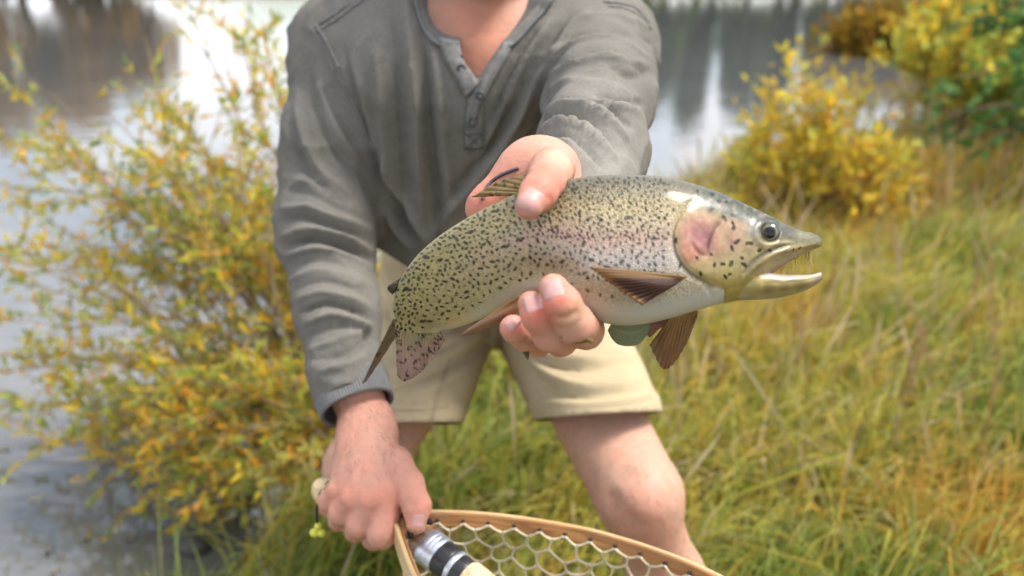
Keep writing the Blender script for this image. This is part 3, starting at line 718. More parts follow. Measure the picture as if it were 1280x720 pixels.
# hands are pinker than the legs
handmask = np.zeros(len(V)); handmask[:len(vl) + len(vr)] = 1
col *= 1 + handmask[:, None] * np.array([0.10, -0.06, -0.05])
col = redden(V, col, [px(684, 222, .51), px(676, 234, .50)], .012, (1.0, .74, .70))
col = paint(V, col, [px(698, 200, .535), px(706, 212, .535)], .012, (.60, .38, .26), .5)
col = paint(V, col, [px(714, 394, .474)], .0075, (.62, .40, .24), .7)
col = redden(V, col, [px(700, 372, .474), px(672, 392, .476), px(664, 380, .48), px(641, 408, .50)], .011, (1.0, .66, .62))
col = redden(V, col, [px(462, 622, .78), px(438, 622, .79), px(488, 625, .79), px(419, 618, .80), px(521, 632, .775)], .013, (1.0, .86, .84))
col = redden(V, col, [px(598, 258, .58), px(625, 235, .575)], .02, (1.02, .82, .80))
col = redden(V, col, [KN_L + np.array([0, -.05, 0]), KN_L + np.array([.01, -.045, -.05])], .04, (1.0, .88, .87))
# throat and upper chest are darker and redder
col = redden(V, col, [px(610, 80, .93), px(605, 40, .95)], .06, (.92, .72, .66))
# beard shadow along the jaw
hc, hup, hfr, hrt = BF.head
rel = V - hc; hu, hf, hr_ = rel @ hup, rel @ hfr, rel @ hrt
beard = smooth(-.03, -.05, hu) * smooth(-.145, -.11, hu) * smooth(.0, .04, hf) * (np.linalg.norm(rel, axis=1) < .16)
col = col * (1 - 0.55 * (beard * (0.75 + 0.25 * value_noise(V, 900, 41)))[:, None] * np.array([.9, 1, 1]))
m_skin = material('skin', use_col=True, rough=0.52, spec=0.26, sss=0.10, bump=[('noise', (160, 160, 160), 0.16, 0.003, 'o'), ('noise', (900, 900, 900), 0.22, 0.0008, 'o'), ('voronoi', (1500, 1500, 700), 0.18, 0.0004, 'o')])
person = mesh_obj('person', V, Q, m_skin, col=col)
# fine body hair on the bare legs and right forearm
hu_, hv_, hd_ = proj(V); ncam = -(Nn * unit(V - np.array([0, 0, HC]))).sum(1); idxv = np.arange(len(V))
rh = np.random.default_rng(77)
sel_leg = np.where((idxv >= len(vl) + len(vr)) & (ncam > -.2) & (hv_ > 515) & (hv_ < 900) & (hd_ < 1.45))[0]; sel_arm = np.where((idxv >= len(vl)) & (idxv < len(vl) + len(vr)) & (hv_ > 495) & (hv_ < 590) & (ncam > -.2))[0]
pick = np.concatenate([rh.choice(sel_leg, 2600), rh.choice(sel_arm, 260)]); hp_, hn_ = V[pick] + rh.normal(0, .002, (len(pick), 3)), Nn[pick]
hp_ = hp_ - hn_ * ((hp_ - V[pick]) * hn_).sum(1, keepdims=True)
dn_ = np.array([0.15, -.1, -1.0]) + rh.normal(0, .35, (len(pick), 3)); dn_ = unit(dn_ - hn_ * (dn_ * hn_).sum(1, keepdims=True) * .8); hl_ = rh.uniform(.006, .013, (len(pick), 1)); sdh = unit(np.cross(dn_, hn_)) * .00016
HV = np.stack([hp_ - sdh, hp_ + sdh, hp_ + dn_ * hl_ * .6 + hn_ * .0022 + sdh * .7, hp_ + dn_ * hl_ * .6 + hn_ * .0022 - sdh * .7, hp_ + dn_ * hl_ + hn_ * .0028], 1).reshape(-1, 3); kb = np.arange(len(pick))[:, None] * 5
HT = np.concatenate([kb + np.array([t]) for t in ([0, 1, 2], [0, 2, 3], [3, 2, 4])])
body_hair = mesh_obj('body_hair', HV, HT, material('fine_body_hair', (.16, .09, .045), .5, .3)); body_hair['kind'] = 'stuff'
tag(person, 'crouching angler in a grey henley and khaki shorts holding up a trout', 'person')
parts = [body_hair]
# --- fingernails: thin curved plates set on the fingertips
m_nail = material('fingernail', (0.52, 0.285, 0.25), 0.42, 0.3, coat=0.0, noise=(300, .06))
def fingernail(field, c, ydir, w, l, toward, lift=0.0007):
    c = np.asarray(c, float); out = unit(np.asarray(toward) - c); y = unit(np.asarray(ydir) - out * np.asarray(ydir).dot(out)); x = np.cross(y, out)
    nu, nv = 15, 17; a, b = np.meshgrid(np.linspace(-1, 1, nu), np.linspace(-1, 1, nv), indexing='ij')
    # map the square to a rounded plate
    wid = np.where(b > 0.45, np.sqrt(np.clip(1 - ((b - .45) / .62) ** 2, 0, 1)), 1) * np.where(b < -.55, np.sqrt(np.clip(1 - ((-b - .55) / .60) ** 2, 0, 1)), 1)
    P = c + x * (a * wid * w / 2)[..., None] + y * (b * l / 2)[..., None] + out * .012
    P = P.reshape(-1, 3)
    for _ in range(24): P = P - out * np.clip(field.ev(P), -.004, .004)[:, None] * .8
    edge = (1 - np.maximum(np.abs(a), np.abs(b)) ** 6).reshape(-1)
    P = P + out * (lift * edge - .0002)[:, None]
    o = mesh_obj('fingernail', P, grid_faces(nu, nv), m_nail); md = o.modifiers.new('s', 'SOLIDIFY'); md.thickness = .0005; md.offset = -1
    parts.append(o)
fingernail(HL, px(662, 250, .486), px(650, 272, .4975) - px(667, 240, .4975), .0150, .0165, px(650, 222, .32))
fingernail(HL, px(690, 360, .475), px(686, 340, .49) - px(696, 376, .487), .0135, .0128, px(680, 330, .30))
fingernail(HL, px(666, 378, .478), px(662, 362, .49) - px(672, 392, .487), .0120, .0115, px(658, 350, .30))
fingernail(HL, px(640, 404, .498), px(630, 396, .50) - px(646, 411, .5), .0095, .0085, px(632, 380, .30))
fingernail(HR, px(523, 651, .768), px(521, 668, .775) - px(524, 640, .78), .0135, .0130, px(540, 640, .55))

# ------------------------------------------------------------------ shirt
def shirt_field():
    f = Field(0.026)
    f.group([(R_SH + np.array([0.02, 0, 0]), L_SH - np.array([0.02, 0, 0]), .072, .072),
             (J(515, 95, 1.015), J(556, 345, 1.19), .112, .125), (J(690, 95, 1.015), J(664, 345, 1.19), .112, .125), (J(605, 120, 0.995), J(610, 330, 1.14), .085, .11),
             (J(545, 18, 1.04), J(480, 58, 1.05), .045, .05), (J(672, 18, 1.04), J(735, 58, 1.05), .045, .05)], .07)
    f.group([(R_SH, J(413, 180, 1.00), .064, .055), (J(413, 180, 1.00), R_EL, .055, .0555), (R_EL, J(421, 390, .93), .0545, .0445), (J(421, 390, .93), J(437, 478, .885), .0445, .0375), (J(437, 478, .885), J(447, 520, .866), .0350, .0335)], .03)
    f.group([(L_SH, J(750, 105, .92), .066, .056), (J(750, 105, .92), L_EL, .056, .0500), (L_EL, J(738, 180, .72), .0490, .0435), (J(738, 180, .72), J(716, 262, .622), .0430, .0420)], .03)
    return f
SF = shirt_field()
sv, sq = SF.mesh(0.0037)
sn = vert_normals(sv, sq)
u, v, d = proj(sv); facing = smooth(0.05, 0.45, -(sn @ unit(VIEW)))
camdir = unit(sv - np.array([0, 0, HC])); facing = smooth(-0.15, 0.35, -(sn * camdir).sum(1))
# folds: (amplitude mm, half width px, points) ridges positive, valleys negative
FOLDS = [
 # long drapes of the chest
 (5, 9, [(508, 0), (513, 60), (520, 130), (527, 210), (528, 300)]), (-5, 8, [(526, 30), (532, 110), (540, 190), (548, 270), (545, 330)]), (5, 8, [(541, 60), (552, 140), (560, 210), (566, 290)]),
 (-4, 9, [(492, 20), (498, 110), (505, 200), (508, 290)]), (4, 12, [(470, 60), (480, 140), (488, 230), (492, 280)]),
 (7, 9, [(735, 15), (700, 55), (668, 110), (640, 165), (605, 215), (560, 268), (530, 310)]), (-7, 9, [(715, 12), (685, 55), (652, 110), (622, 168), (585, 222), (545, 270)]), (6, 8, [(690, 25), (662, 62), (640, 105), (618, 160), (596, 205)]),
 (-5, 8, [(672, 35), (650, 70), (632, 110), (614, 160)]), (-7, 9, [(688, 60), (680, 110), (672, 160), (640, 205), (610, 230)]), (5, 9, [(655, 165), (620, 215), (585, 250)]),
 (-5, 8, [(466, 190), (480, 225), (500, 262), (520, 300)]), (6, 8, [(478, 190), (495, 230), (518, 275), (534, 300)]), (-4, 7, [(484, 250), (500, 275), (525, 300)]), (4, 7, [(478, 262), (496, 288), (515, 312)]),
 (3, 6, [(440, 70), (452, 110), (462, 150), (468, 190)]), (-4, 7, [(430, 60), (444, 110), (458, 160), (466, 200)]),
 # right sleeve (image left): twist and stacked crumples
 (5, 9, [(400, 80), (408, 130), (428, 175), (452, 205)]), (-4, 8, [(388, 90), (396, 140), (418, 190), (448, 222)]), (4, 8, [(372, 110), (376, 160), (400, 212), (440, 245)]), (-4, 8, [(365, 150), (378, 205), (410, 240), (452, 262)]),
 (5, 6, [(356, 222), (385, 228), (420, 246), (462, 268)]), (-5, 6, [(354, 236), (388, 243), (425, 262), (464, 280)]),
 (6, 6, [(352, 262), (380, 258), (420, 272), (468, 288)]), (-6, 6, [(350, 278), (378, 272), (418, 284), (468, 303)]), (6, 6, [(352, 296), (385, 287), (425, 296), (466, 316)]), (-6, 5, [(354, 310), (390, 300), (430, 309), (464, 326)]),
 (5, 5, [(357, 322), (395, 313), (436, 322), (465, 336)]), (-5, 5, [(360, 335), (395, 326), (435, 334), (465, 348)]), (5, 5, [(362, 350), (398, 339), (440, 348), (466, 362)]), (-5, 5, [(366, 364), (402, 352), (442, 362), (466, 376)]),
 (5, 5, [(369, 376), (405, 366), (446, 376), (468, 390)]), (-5, 5, [(374, 392), (408, 380), (448, 390), (468, 404)]), (5, 6, [(379, 406), (414, 394), (446, 402), (470, 420)]), (-5, 6, [(384, 422), (416, 410), (450, 412), (470, 436)]),
 (5, 6, [(390, 438), (418, 428), (444, 418), (462, 402)]), (-5, 6, [(394, 452), (424, 444), (452, 430), (468, 412)]), (4, 6, [(400, 466), (430, 458), (458, 446)]),
 # left sleeve (image right)
 (5, 6, [(700, 42), (730, 26), (770, 22), (812, 36)]), (-5, 6, [(694, 60), (725, 44), (770, 38), (815, 56)]), (6, 7, [(690, 80), (720, 58), (765, 52), (814, 76)]), (-7, 6, [(686, 86), (715, 76), (755, 66), (812, 92)]),
 (5, 6, [(688, 92), (720, 82), (760, 74), (812, 84)]), (-6, 6, [(760, 84), (785, 94), (812, 92)]), (5, 7, [(684, 112), (716, 104), (756, 108), (800, 124)]), (-6, 6, [(745, 118), (772, 126), (802, 130)]), (5, 6, [(735, 128), (768, 134), (800, 140)]),
 (-5, 6, [(682, 130), (715, 126), (752, 134), (790, 160)]), (6, 6, [(678, 142), (712, 134), (748, 146), (784, 176)]), (-5, 6, [(674, 152), (706, 146), (742, 158), (778, 192)]), (5, 6, [(672, 166), (702, 156), (736, 168), (768, 202)]),
 (-4, 6, [(672, 178), (698, 170), (730, 182), (756, 212)]), (4, 6, [(680, 186), (704, 180), (726, 196), (742, 216)]),
]
frg = np.random.default_rng(17)
fold = np.zeros(len(sv))
for amp, w, pts in FOLDS:
    amp, w = amp * frg.uniform(.45, 1.45), w * frg.uniform(.75, 1.35)
    pts = catmull(pts, 14); dist, side, run = poly_dist(u, v, pts)
    taper = np.sin(np.pi * np.clip(run, 0.0, 1)) ** 0.6
    end = np.minimum(np.hypot(u - pts[0][0], v - pts[0][1]), np.hypot(u - pts[-1][0], v - pts[-1][1]))
    if pts[0][0] > 435 and pts[:, 0].max() < 740: amp = np.clip(amp, -5.5, 5.5) * 1.55
    fold += amp * 1.35e-3 * (0.35 * np.exp(-(dist / (w * 0.9)) ** 2) + 0.75 / (1 + (dist / (w * 0.50)) ** 2) ** 1.6) * np.clip(taper + .12, 0, 1)
fold *= facing
# the same crumpling goes on round the unseen side
back = (1 - facing) * (value_noise(sv * np.array([1, 1, 2.2]), 16, 61) * .004 + value_noise(sv * np.array([1, 1, 2.5]), 34, 62) * .002)
warp = sv + np.stack([value_noise(sv, 14, 66), value_noise(sv, 14, 67), value_noise(sv, 14, 68)], -1) * .02
rdg = (1 - np.abs(value_noise(warp * np.array([.6, 1, 1.3]), 26, 65))) ** 4; sleeve = np.clip(smooth(470, 440, u) + smooth(690, 720, u), 0, 1)
fine = value_noise(sv, 45, 63) * .0008 + value_noise(sv, 90, 64) * .0004 + rdg * lerp(.0012, .0034, sleeve)
sv2 = sv + sn * (fold + back + fine)[:, None]
# openings: neck, hem, cuffs
NECKLINE = [(500, -60), (521, -24), (527, 0), (535, 26), (547, 48), (574, 50), (578, 74), (597, 99), (611, 77), (628, 52), (652, 26), (674, 4), (690, -20), (715, -60)]
fu, fv, fd = u[sq].mean(1), v[sq].mean(1), d[sq].mean(1); fc = sv[sq].mean(1); fN = sn[sq].mean(1)
kill = in_poly(fu, fv, NECKLINE) & (fd < 1.06)
neck_ax = unit(J(612, -85, .965) - J(607, 60, 1.005)); rel = fc - J(607, 60, 1.005); al = rel @ neck_ax; rad = np.linalg.norm(rel - al[:, None] * neck_ax, axis=1)
kill |= (rad < .068) & (al > 0.0)
def beyond(p_, q_): return (fc - q_) @ unit(q_ - p_) > 0
hem_c = J(600, 310, 1.13); hem_n = unit(unit(J(608, 352, 1.17) - J(606, 100, 1.0)) + np.array([-.35, 0, 0]))
kill |= ((fc - hem_c) @ hem_n > 0) & (np.abs(fc[:, 0] + 0.03) < .28) & (fd > 1.0)
cuff_dir = unit(J(447, 520, .866) - J(420, 390, .93)); cuff_c = J(443, 500, .874)
kill |= ((fc - cuff_c) @ cuff_dir > 0) & (np.linalg.norm(fc - cuff_c, axis=1) < .14)
lc_c = px(692, 220, .62); lc_dir = -.93 * np.array([0, SP, CP]) - .36 * np.array([1.0, 0, 0]); lc_ray = unit(lc_c - np.array([0, 0, HC])); lc_dir = unit(lc_dir - lc_ray * lc_dir.dot(lc_ray) * .9)
kill |= ((fc - lc_c) @ lc_dir > 0) & (np.linalg.norm(fc - lc_c, axis=1) < .12)
sv2 = snap_cut(sv2, sq, kill, [(hem_c, hem_n, lambda V: (np.abs(V[:, 0] + .03) < .28) & (V[:, 1] > .95)), (cuff_c, cuff_dir, lambda V: np.linalg.norm(V - cuff_c, axis=1) < .14), (lc_c, lc_dir, lambda V: np.linalg.norm(V - lc_c, axis=1) < .12)], .0036, NECKLINE, lambda V: (proj(V)[2] < 1.06) & (proj(V)[1] < 110))
sq2 = sq[~kill]
SV, SQ, SU, SVv, SD, SN = compact(sv2, sq2, u, v, d, sn)
cloth = np.tile(np.array([0.166, 0.153, 0.133]), (len(SV), 1))
wear = value_noise(SV, 9, 71) * .5 + value_noise(SV, 30, 72) * .3 + value_noise(SV, 120, 73) * .25
cloth *= 1 + .13 * wear[:, None]
# fold shading put into the cloth colour: ridges lighter, valleys darker
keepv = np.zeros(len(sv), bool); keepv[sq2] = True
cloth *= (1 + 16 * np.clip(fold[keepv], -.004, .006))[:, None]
sl = smooth(.80, .62, SD); cloth *= (1 + .35 * sl * (SU > 640))[:, None]  # brightness of the lit left sleeve, painted into the cloth toward its end
def jersey(t, b, tc, col):
    pass
m_shirt = material('grey_jersey', use_col=True, rough=0.92, spec=0.10, noise=(260, .10, 3), bump=[('noise', (45, 45, 60), 0.28, 0.005, 'o'), ('noise', (120, 120, 170), 0.18, 0.002, 'o'), ('noise', (1300, 1300, 1300), 0.4, 0.0008, 'o')])
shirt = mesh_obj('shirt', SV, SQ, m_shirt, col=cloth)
md = shirt.modifiers.new('s', 'SOLIDIFY'); md.thickness = .0022; md.offset = -1
parts.append(shirt)
shirt_parts = []
from mathutils.bvhtree import BVHTree
s_bvh = BVHTree.FromPolygons([tuple(p_) for p_ in SV], [tuple(int(i) for i in f) for f in SQ])
EYE = Vector((0, 0, HC))
def on_shirt(u_, v_, lift=.0015, default=.93):
    """point on the shirt front behind photo position, lifted a little off the cloth"""
    p_ = Vector(px(u_, v_, 1.0)); dr = (p_ - EYE).normalized()
    h = s_bvh.ray_cast(EYE, dr)
    if h[0] is None: return px(u_, v_, default)
    return np.array(h[0] - dr * lift)
def strip_on(pts_a, pts_b, nu, nv, lift, crown=0.0):
    A, B_ = catmull(pts_a, nu), catmull(pts_b, nu); out = []
    for i in range(nu):
        for j in range(nv):
            t = j / (nv - 1); q = A[i] * (1 - t) + B_[i] * t
            out.append(on_shirt(q[0], q[1], lift + crown * math.sin(math.pi * t)))
    return np.array(out), grid_faces(nu, nv)
m_rib = material('rib_knit', (0.175, 0.172, 0.168), 0.92, 0.1, noise=(300, .12, 2))
m_placket = material('faded_placket_twill', (0.185, 0.18, 0.165), 0.9, 0.15, noise=(160, .25, 3), bump=[('noise', (600, 600, 600), .4, .0006, 'o')])
m_button = material('horn_button', (0.05, 0.05, 0.05), 0.4, 0.5)
m_thread = material('dark_thread', (0.045, 0.043, 0.04), 0.9, 0.1); m_thread_l = material('pale_thread', (0.30, 0.29, 0.27), 0.9, 0.1)
# placket: under layer (wearer's left) and over layer (wearer's right), open at the throat
V_, F_ = strip_on([(597, 100), (588, 118), (583, 140), (581, 165), (580, 188)], [(612, 92), (607, 115), (604, 140), (604, 165), (604, 187)], 26, 9, .0022, .0012)
pl = mesh_obj('placket', V_, F_, m_placket); md = pl.modifiers.new('s', 'SOLIDIFY'); md.thickness = .002; md.offset = -1; shirt_parts.append(pl)
V_, F_ = strip_on([(574, 52), (579, 76), (592, 96), (598, 104)], [(548, 48), (556, 72), (570, 98), (583, 122)], 22, 9, .0035, .0016)
pl2 = mesh_obj('placket', V_, F_, m_placket); md = pl2.modifiers.new('s', 'SOLIDIFY'); md.thickness = .002; md.offset = -1; shirt_parts.append(pl2)
V_, F_ = strip_on([(630, 52), (618, 72), (604, 96), (594, 124), (588, 150)], [(644, 52), (632, 76), (618, 100), (605, 126), (596, 150)], 22, 8, .0045, .002)
pl3 = mesh_obj('placket', V_, F_, m_placket); md = pl3.modifiers.new('s', 'SOLIDIFY'); md.thickness = .002; md.offset = -1; shirt_parts.append(pl3)
def stitch(pts, lift, r, mat, n=40, name='stitching', dash=True):
    P = np.array([on_shirt(a, b, lift) for a, b in catmull(pts, n)]); mb = MB()
    if dash:
        for i in range(0, n - 1, 2): V_, F_ = tube(P[i:i + 2], r, 4); mb.add(V_, F_)
    else:
        V_, F_ = tube(P, r, 5); mb.add(V_, F_)
    o = mb.build(name, mat); shirt_parts.append(o)
stitch([(582, 168), (603, 167)], .0055, .0006, m_thread, 16); stitch([(582, 186), (603, 185)], .0055, .0006, m_thread, 16)
stitch([(583, 169), (602, 184)], .0055, .0006, m_thread, 18); stitch([(602, 168), (583, 185)], .0055, .0006, m_thread, 18)
stitch([(579, 190), (605, 189)], .003, .0007, m_thread_l, 22); stitch([(583, 120), (581, 165), (581, 186)], .0052, .0005, m_thread, 60); stitch([(606, 118), (603, 145), (602, 186)], .0052, .0005, m_thread, 60)
stitch([(552, 52), (562, 80), (580, 112)], .0062, .0005, m_thread, 40); stitch([(570, 56), (574, 78), (590, 102)], .0062, .0005, m_thread, 40)
for (a, b) in [(590, 153), (577, 86), (600, 120)]:
    c = on_shirt(a, b, .006); nrm = -unit(c - np.array(EYE)); mb = MB(); up_ = np.array([0, SP, CP]); x_ = unit(np.cross(up_, nrm)); y_ = np.cross(nrm, x_)
    prof = [(0.0, .0008), (.0030, .0008), (.0036, .0014), (.0050, .0012), (.0054, .0004), (.0052, -.0010), (0.0, -.0012)]
    k = 20; VV = []
    for r_p, h_p in prof:
        for q in range(k): VV.append(c + (x_ * math.cos(2 * math.pi * q / k) + y_ * math.sin(2 * math.pi * q / k)) * r_p + nrm * h_p)
    mb.add(np.array(VV), [tuple(f) for f in grid_faces(len(prof), k, True)])
    bo = mb.build('button', m_button); shirt_parts.append(bo)
    mb = MB()
    for s1 in (-1, 1): V_, F_ = tube(np.stack([c + (x_ + y_ * s1) * .0014 + nrm * .0014, c - (x_ + y_ * s1) * .0014 + nrm * .0014]), .0004, 4); mb.add(V_, F_)
    th = mb.build('thread', m_thread_l); th.parent = bo
# collar: ribbed standing band, fallen open
def ribbon(base_pts, top_pts, name, mat, n=200, nv=9, rib=.00035, ribs=46, lift=.002):
    A, B_ = catmull(base_pts, n), catmull(top_pts, n); out = []
    for i in range(n):
        for j in range(nv):
            t = j / (nv - 1); q = A[i] * (1 - t) + B_[i] * t
            p_ = px(q[0], q[1], q[2]); out.append(p_ - unit(p_ - np.array(EYE)) * (rib * math.sin(2 * math.pi * ribs * i / n) + lift * math.sin(math.pi * t)))
    o = mesh_obj(name, np.array(out), grid_faces(n, nv), mat); md = o.modifiers.new('s', 'SOLIDIFY'); md.thickness = .0028; md.offset = 0
    shirt_parts.append(o); return o
def sd_(u_, v_, off): 
    q = proj(on_shirt(u_, v_, 0.0)[None])[2][0]; return q - off
ribbon([(514, -40, 1.00), (516, -12, sd_(515, 2, .004)), (522, 16, sd_(520, 18, .004)), (530, 38, sd_(530, 40, .004)), (544, 54, sd_(543, 56, .005)), (560, 58, sd_(558, 60, .005)), (574, 56, sd_(570, 62, .005))],
       [(534, -40, .985), (535, -10, .968), (540, 14, .957), (548, 30, .947), (556, 39, .938), (566, 42, .934), (575, 44, .931)], 'collar', m_rib, ribs=34)
ribbon([(712, -40, 1.01), (696, -8, sd_(700, 6, .004)), (680, 14, sd_(684, 18, .004)), (664, 32, sd_(668, 36, .005)), (650, 48, sd_(654, 52, .006)), (638, 58, sd_(641, 62, .007))],
       [(668, -40, .985), (653, -8, .965), (644, 14, .952), (635, 31, .942), (627, 45, .935), (621, 57, .931)], 'collar', m_rib, ribs=34)
# ribbed cuff on the right sleeve with its seam
cd, cc = cuff_dir, cuff_c
def cuff(c0, c1, r0, r1, name, flat_n, ff, ribs, rib=.0007):
    n, k = 14, 300; ax = unit(c1 - c0); a = unit(np.cross(ax, np.array([0, 1.0, 0.2]))); b = np.cross(ax, a); VV = []
    ang = np.linspace(0, 2 * np.pi, k, endpoint=False)
    for i in range(n):
        t = i / (n - 1); r = lerp(r0, r1, t) + .0012 * math.sin(math.pi * t); rr = r + rib * np.sin(ang * ribs) + .0012 * np.sin(ang * 3 + t * 2)
        VV.append(c0 + (c1 - c0) * t + rr[:, None] * (np.cos(ang)[:, None] * a + np.sin(ang)[:, None] * b * ff))
    o = mesh_obj(name, np.vstack(VV), grid_faces(n, k, True), m_rib); md = o.modifiers.new('s', 'SOLIDIFY'); md.thickness = .0026; md.offset = -1
    shirt_parts.append(o); return o
cuff(J(435, 470, .888), J(448, 511, .867), .0385, .0370, 'cuff', None, 1.0, 75)
for lf in (.0, .012):
    ang = np.linspace(0, 2 * np.pi, 90); c0 = lerp(J(435, 470, .888), J(448, 511, .867), lf * 4 - .05); ax = cuff_dir; a = unit(np.cross(ax, np.array([0, 1.0, .2]))); b = np.cross(ax, a)
    P = c0 + (.0400 + .0006 * np.sin(ang * 9))[:, None] * (np.cos(ang)[:, None] * a + np.sin(ang)[:, None] * b); V_, F_ = tube(P, .0011, 5); mb = MB(); mb.add(V_, F_); shirt_parts.append(mb.build('seam', m_rib))
# raised seams of shoulder yoke and armholes
def seam(pts, w=.0016, mat=None, n=60):
    P = np.array([on_shirt(a, b, .0006) for a, b in catmull(pts, n)]); P = P + rng.normal(0, .0003, P.shape); V_, F_ = tube(P, w, 6); mb = MB(); mb.add(V_, F_); o = mb.build('seam', mat or m_placket); shirt_parts.append(o)
seam([(388, 34), (398, 48), (408, 66), (418, 88)]); seam([(394, 30), (405, 46), (414, 64), (423, 84)]); seam([(396, 40), (415, 28), (440, 10), (462, -4)]); seam([(394, 34), (412, 22), (436, 5)])
seam([(420, 86), (440, 125), (456, 160), (466, 190)], .0010); seam([(755, 2), (775, 4), (795, 10), (812, 28)]); seam([(760, 8), (780, 10), (800, 20), (814, 36)], .001)
adopt(shirt, *shirt_parts)

# ------------------------------------------------------------------ shorts
def shorts_field():
    f = Field(0.022)
    f.group([(J(560, 305, 1.28), J(655, 305, 1.28), .10, .10), (J(550, 352, 1.36), J(680, 352, 1.36), .098, .098)], .06)
    f.group([(J(672, 362, 1.35), J(752, 530, 1.05), .098, .070), (J(690, 380, 1.33), J(752, 520, 1.10), .085, .068)], .05)
    f.group([(J(562, 362, 1.35), J(508, 545, 1.10), .100, .058), (J(545, 380, 1.33), J(505, 530, 1.12), .085, .056)], .05)
    return f
PF = shorts_field(); pv, pq = PF.mesh(0.0050); pn = vert_normals(pv, pq)
u, v, d = proj(pv); camdir = unit(pv - np.array([0, 0, HC])); facing = smooth(-0.1, 0.3, -(pn * camdir).sum(1))
PFOLDS = [(7, 9, [(478, 300), (490, 340), (500, 380), (520, 420)]), (-6, 9, [(470, 330), (480, 380), (505, 430)]), (6, 8, [(480, 470), (530, 452), (580, 430), (620, 410)]), (-7, 8, [(478, 488), (530, 470), (585, 446), (630, 416)]), (5, 8, [(484, 440), (530, 432), (575, 420), (600, 412)]), (-5, 8, [(484, 455), (530, 444), (575, 432)]),
          (5, 9, [(500, 500), (545, 484), (590, 455)]), (-5, 7, [(655, 452), (690, 486), (735, 497), (800, 488)]), (6, 8, [(650, 440), (690, 470), (735, 484), (802, 474)]), (-6, 6, [(662, 448), (700, 458), (745, 460), (790, 456)]), (5, 7, [(660, 438), (700, 446), (745, 450), (790, 444)]), (-4, 7, [(700, 420), (740, 432), (790, 430)]), (4, 8, [(720, 405), (760, 412), (800, 410)]), (4, 9, [(470, 400), (486, 400), (500, 404)]), (-4, 6, [(465, 380), (485, 384), (500, 390)])]
fold = np.zeros(len(pv))
for amp, w, pts in PFOLDS:
    pts = catmull(pts, 14); dist, side, run = poly_dist(u, v, pts); fold += amp * 1.5e-3 * (0.4 * np.exp(-(dist / w) ** 2) + .6 / (1 + (dist / (w * .5)) ** 2) ** 1.5) * np.clip(np.sin(np.pi * run) ** .6 + .1, 0, 1)
fold = fold * facing + (1 - facing) * value_noise(pv, 20, 81) * .003 + value_noise(pv, 28, 82) * .0012
hl_dir = unit(px(805, 600, .98) - px(735, 470, 1.15)); 
# hems hang in planes square to each thigh
RT, UPC, FWD = np.array([1.0, 0, 0]), np.array([0, SP, CP]), np.array([0, CP, -SP]); hemL_c, hemL_n = px(752, 518, 1.02), unit(-UPC - .20 * FWD + .06 * RT); hemR_c, hemR_n = px(522, 528, 1.07), unit(-UPC - .20 * FWD + .02 * RT)
fc = pv[pq].mean(1); left = fc[:, 0] > px(625, 400, 1.3)[0]
sdL = (fc - hemL_c) @ hemL_n; sdR = (fc - hemR_c) @ hemR_n
kill = (left & (sdL > 0)) | (~left & (sdR > 0))
waist_c, waist_n = J(607, 316, 1.27), unit(J(607, 250, 1.2) - J(607, 330, 1.29))
kill |= ((fc - waist_c) @ np.array([0, -.25, .97]) > .10) & (fc[:, 1] > 1.0)
# stitched hem bands stand a little proud
leftv = pv[:, 0] > px(625, 400, 1.3)[0]
sv_ = np.where(leftv, (pv - hemL_c) @ hemL_n, (pv - hemR_c) @ hemR_n)
band = smooth(-.0245, -.0225, sv_); fold += .0022 * band - .0012 * np.exp(-((sv_ + .0255) / .002) ** 2)
pv2 = pv + pn * fold[:, None]
pv2 = snap_cut(pv2, pq, kill, [(hemL_c, hemL_n, lambda V: V[:, 0] > px(625, 400, 1.3)[0]), (hemR_c, hemR_n, lambda V: V[:, 0] <= px(625, 400, 1.3)[0])], .0055)
PV, PQ, PU, PS = compact(pv2, pq[~kill], u, sv_)
pc = np.tile(np.array([0.43, 0.345, 0.215]), (len(PV), 1)) * (1 + .05 * value_noise(PV, 22, 84)[:, None] + .04 * value_noise(PV, 140, 85)[:, None])
m_shorts = material('khaki_twill', use_col=True, rough=0.92, spec=0.1, bump=[('noise', (60, 60, 60), .25, .003, 'o'), ('wave', (900, 500, 900), .15, .0004, 'o')])
shorts = mesh_obj('shorts', PV, PQ, m_shorts, col=pc); md = shorts.modifiers.new('s', 'SOLIDIFY'); md.thickness = .002; md.offset = -1
parts.append(shorts)
p_bvh = BVHTree.FromPolygons([tuple(p_) for p_ in PV], [tuple(int(i) for i in f) for f in PQ])
m_khaki_seam = material('khaki_seam', (0.36, 0.29, 0.18), 0.9, 0.1)
def on_mesh(bvh, u_, v_, lift, default):
    p_ = Vector(px(u_, v_, 1.0)); dr = (p_ - EYE).normalized(); h = bvh.ray_cast(EYE, dr)
    return px(u_, v_, default) if h[0] is None else np.array(h[0] - dr * lift)
sp = []
for pts in ([(562, 448), (555, 468), (546, 492), (538, 524)], [(564, 448), (557, 470), (549, 494), (541, 524)]):
    P = np.array([on_mesh(p_bvh, a, b, .0004, 1.2) for a, b in catmull(pts, 40)]); V_, F_ = tube(P, .0009, 5); mb = MB(); mb.add(V_, F_); sp.append(mb.build('seam', m_khaki_seam))
for pts in ([(684, 503), (715, 505), (750, 504), (785, 500), (818, 493)], [(486, 512), (510, 513), (535, 512), (560, 508)], [(686, 506), (720, 508), (755, 507), (790, 503), (819, 496)]):
    Pp = catmull(pts, 90); Pq = np.array([on_mesh(p_bvh, a, b, .0006, 1.02) for a, b in Pp]); mb = MB()
    for i in range(0, 89, 2):
        if np.linalg.norm(Pq[i + 1] - Pq[i]) < .006: mb.add(*tube(Pq[i:i + 2], .0006, 4))
    sp.append(mb.build('stitching', m_khaki_seam))
adopt(shorts, *sp)

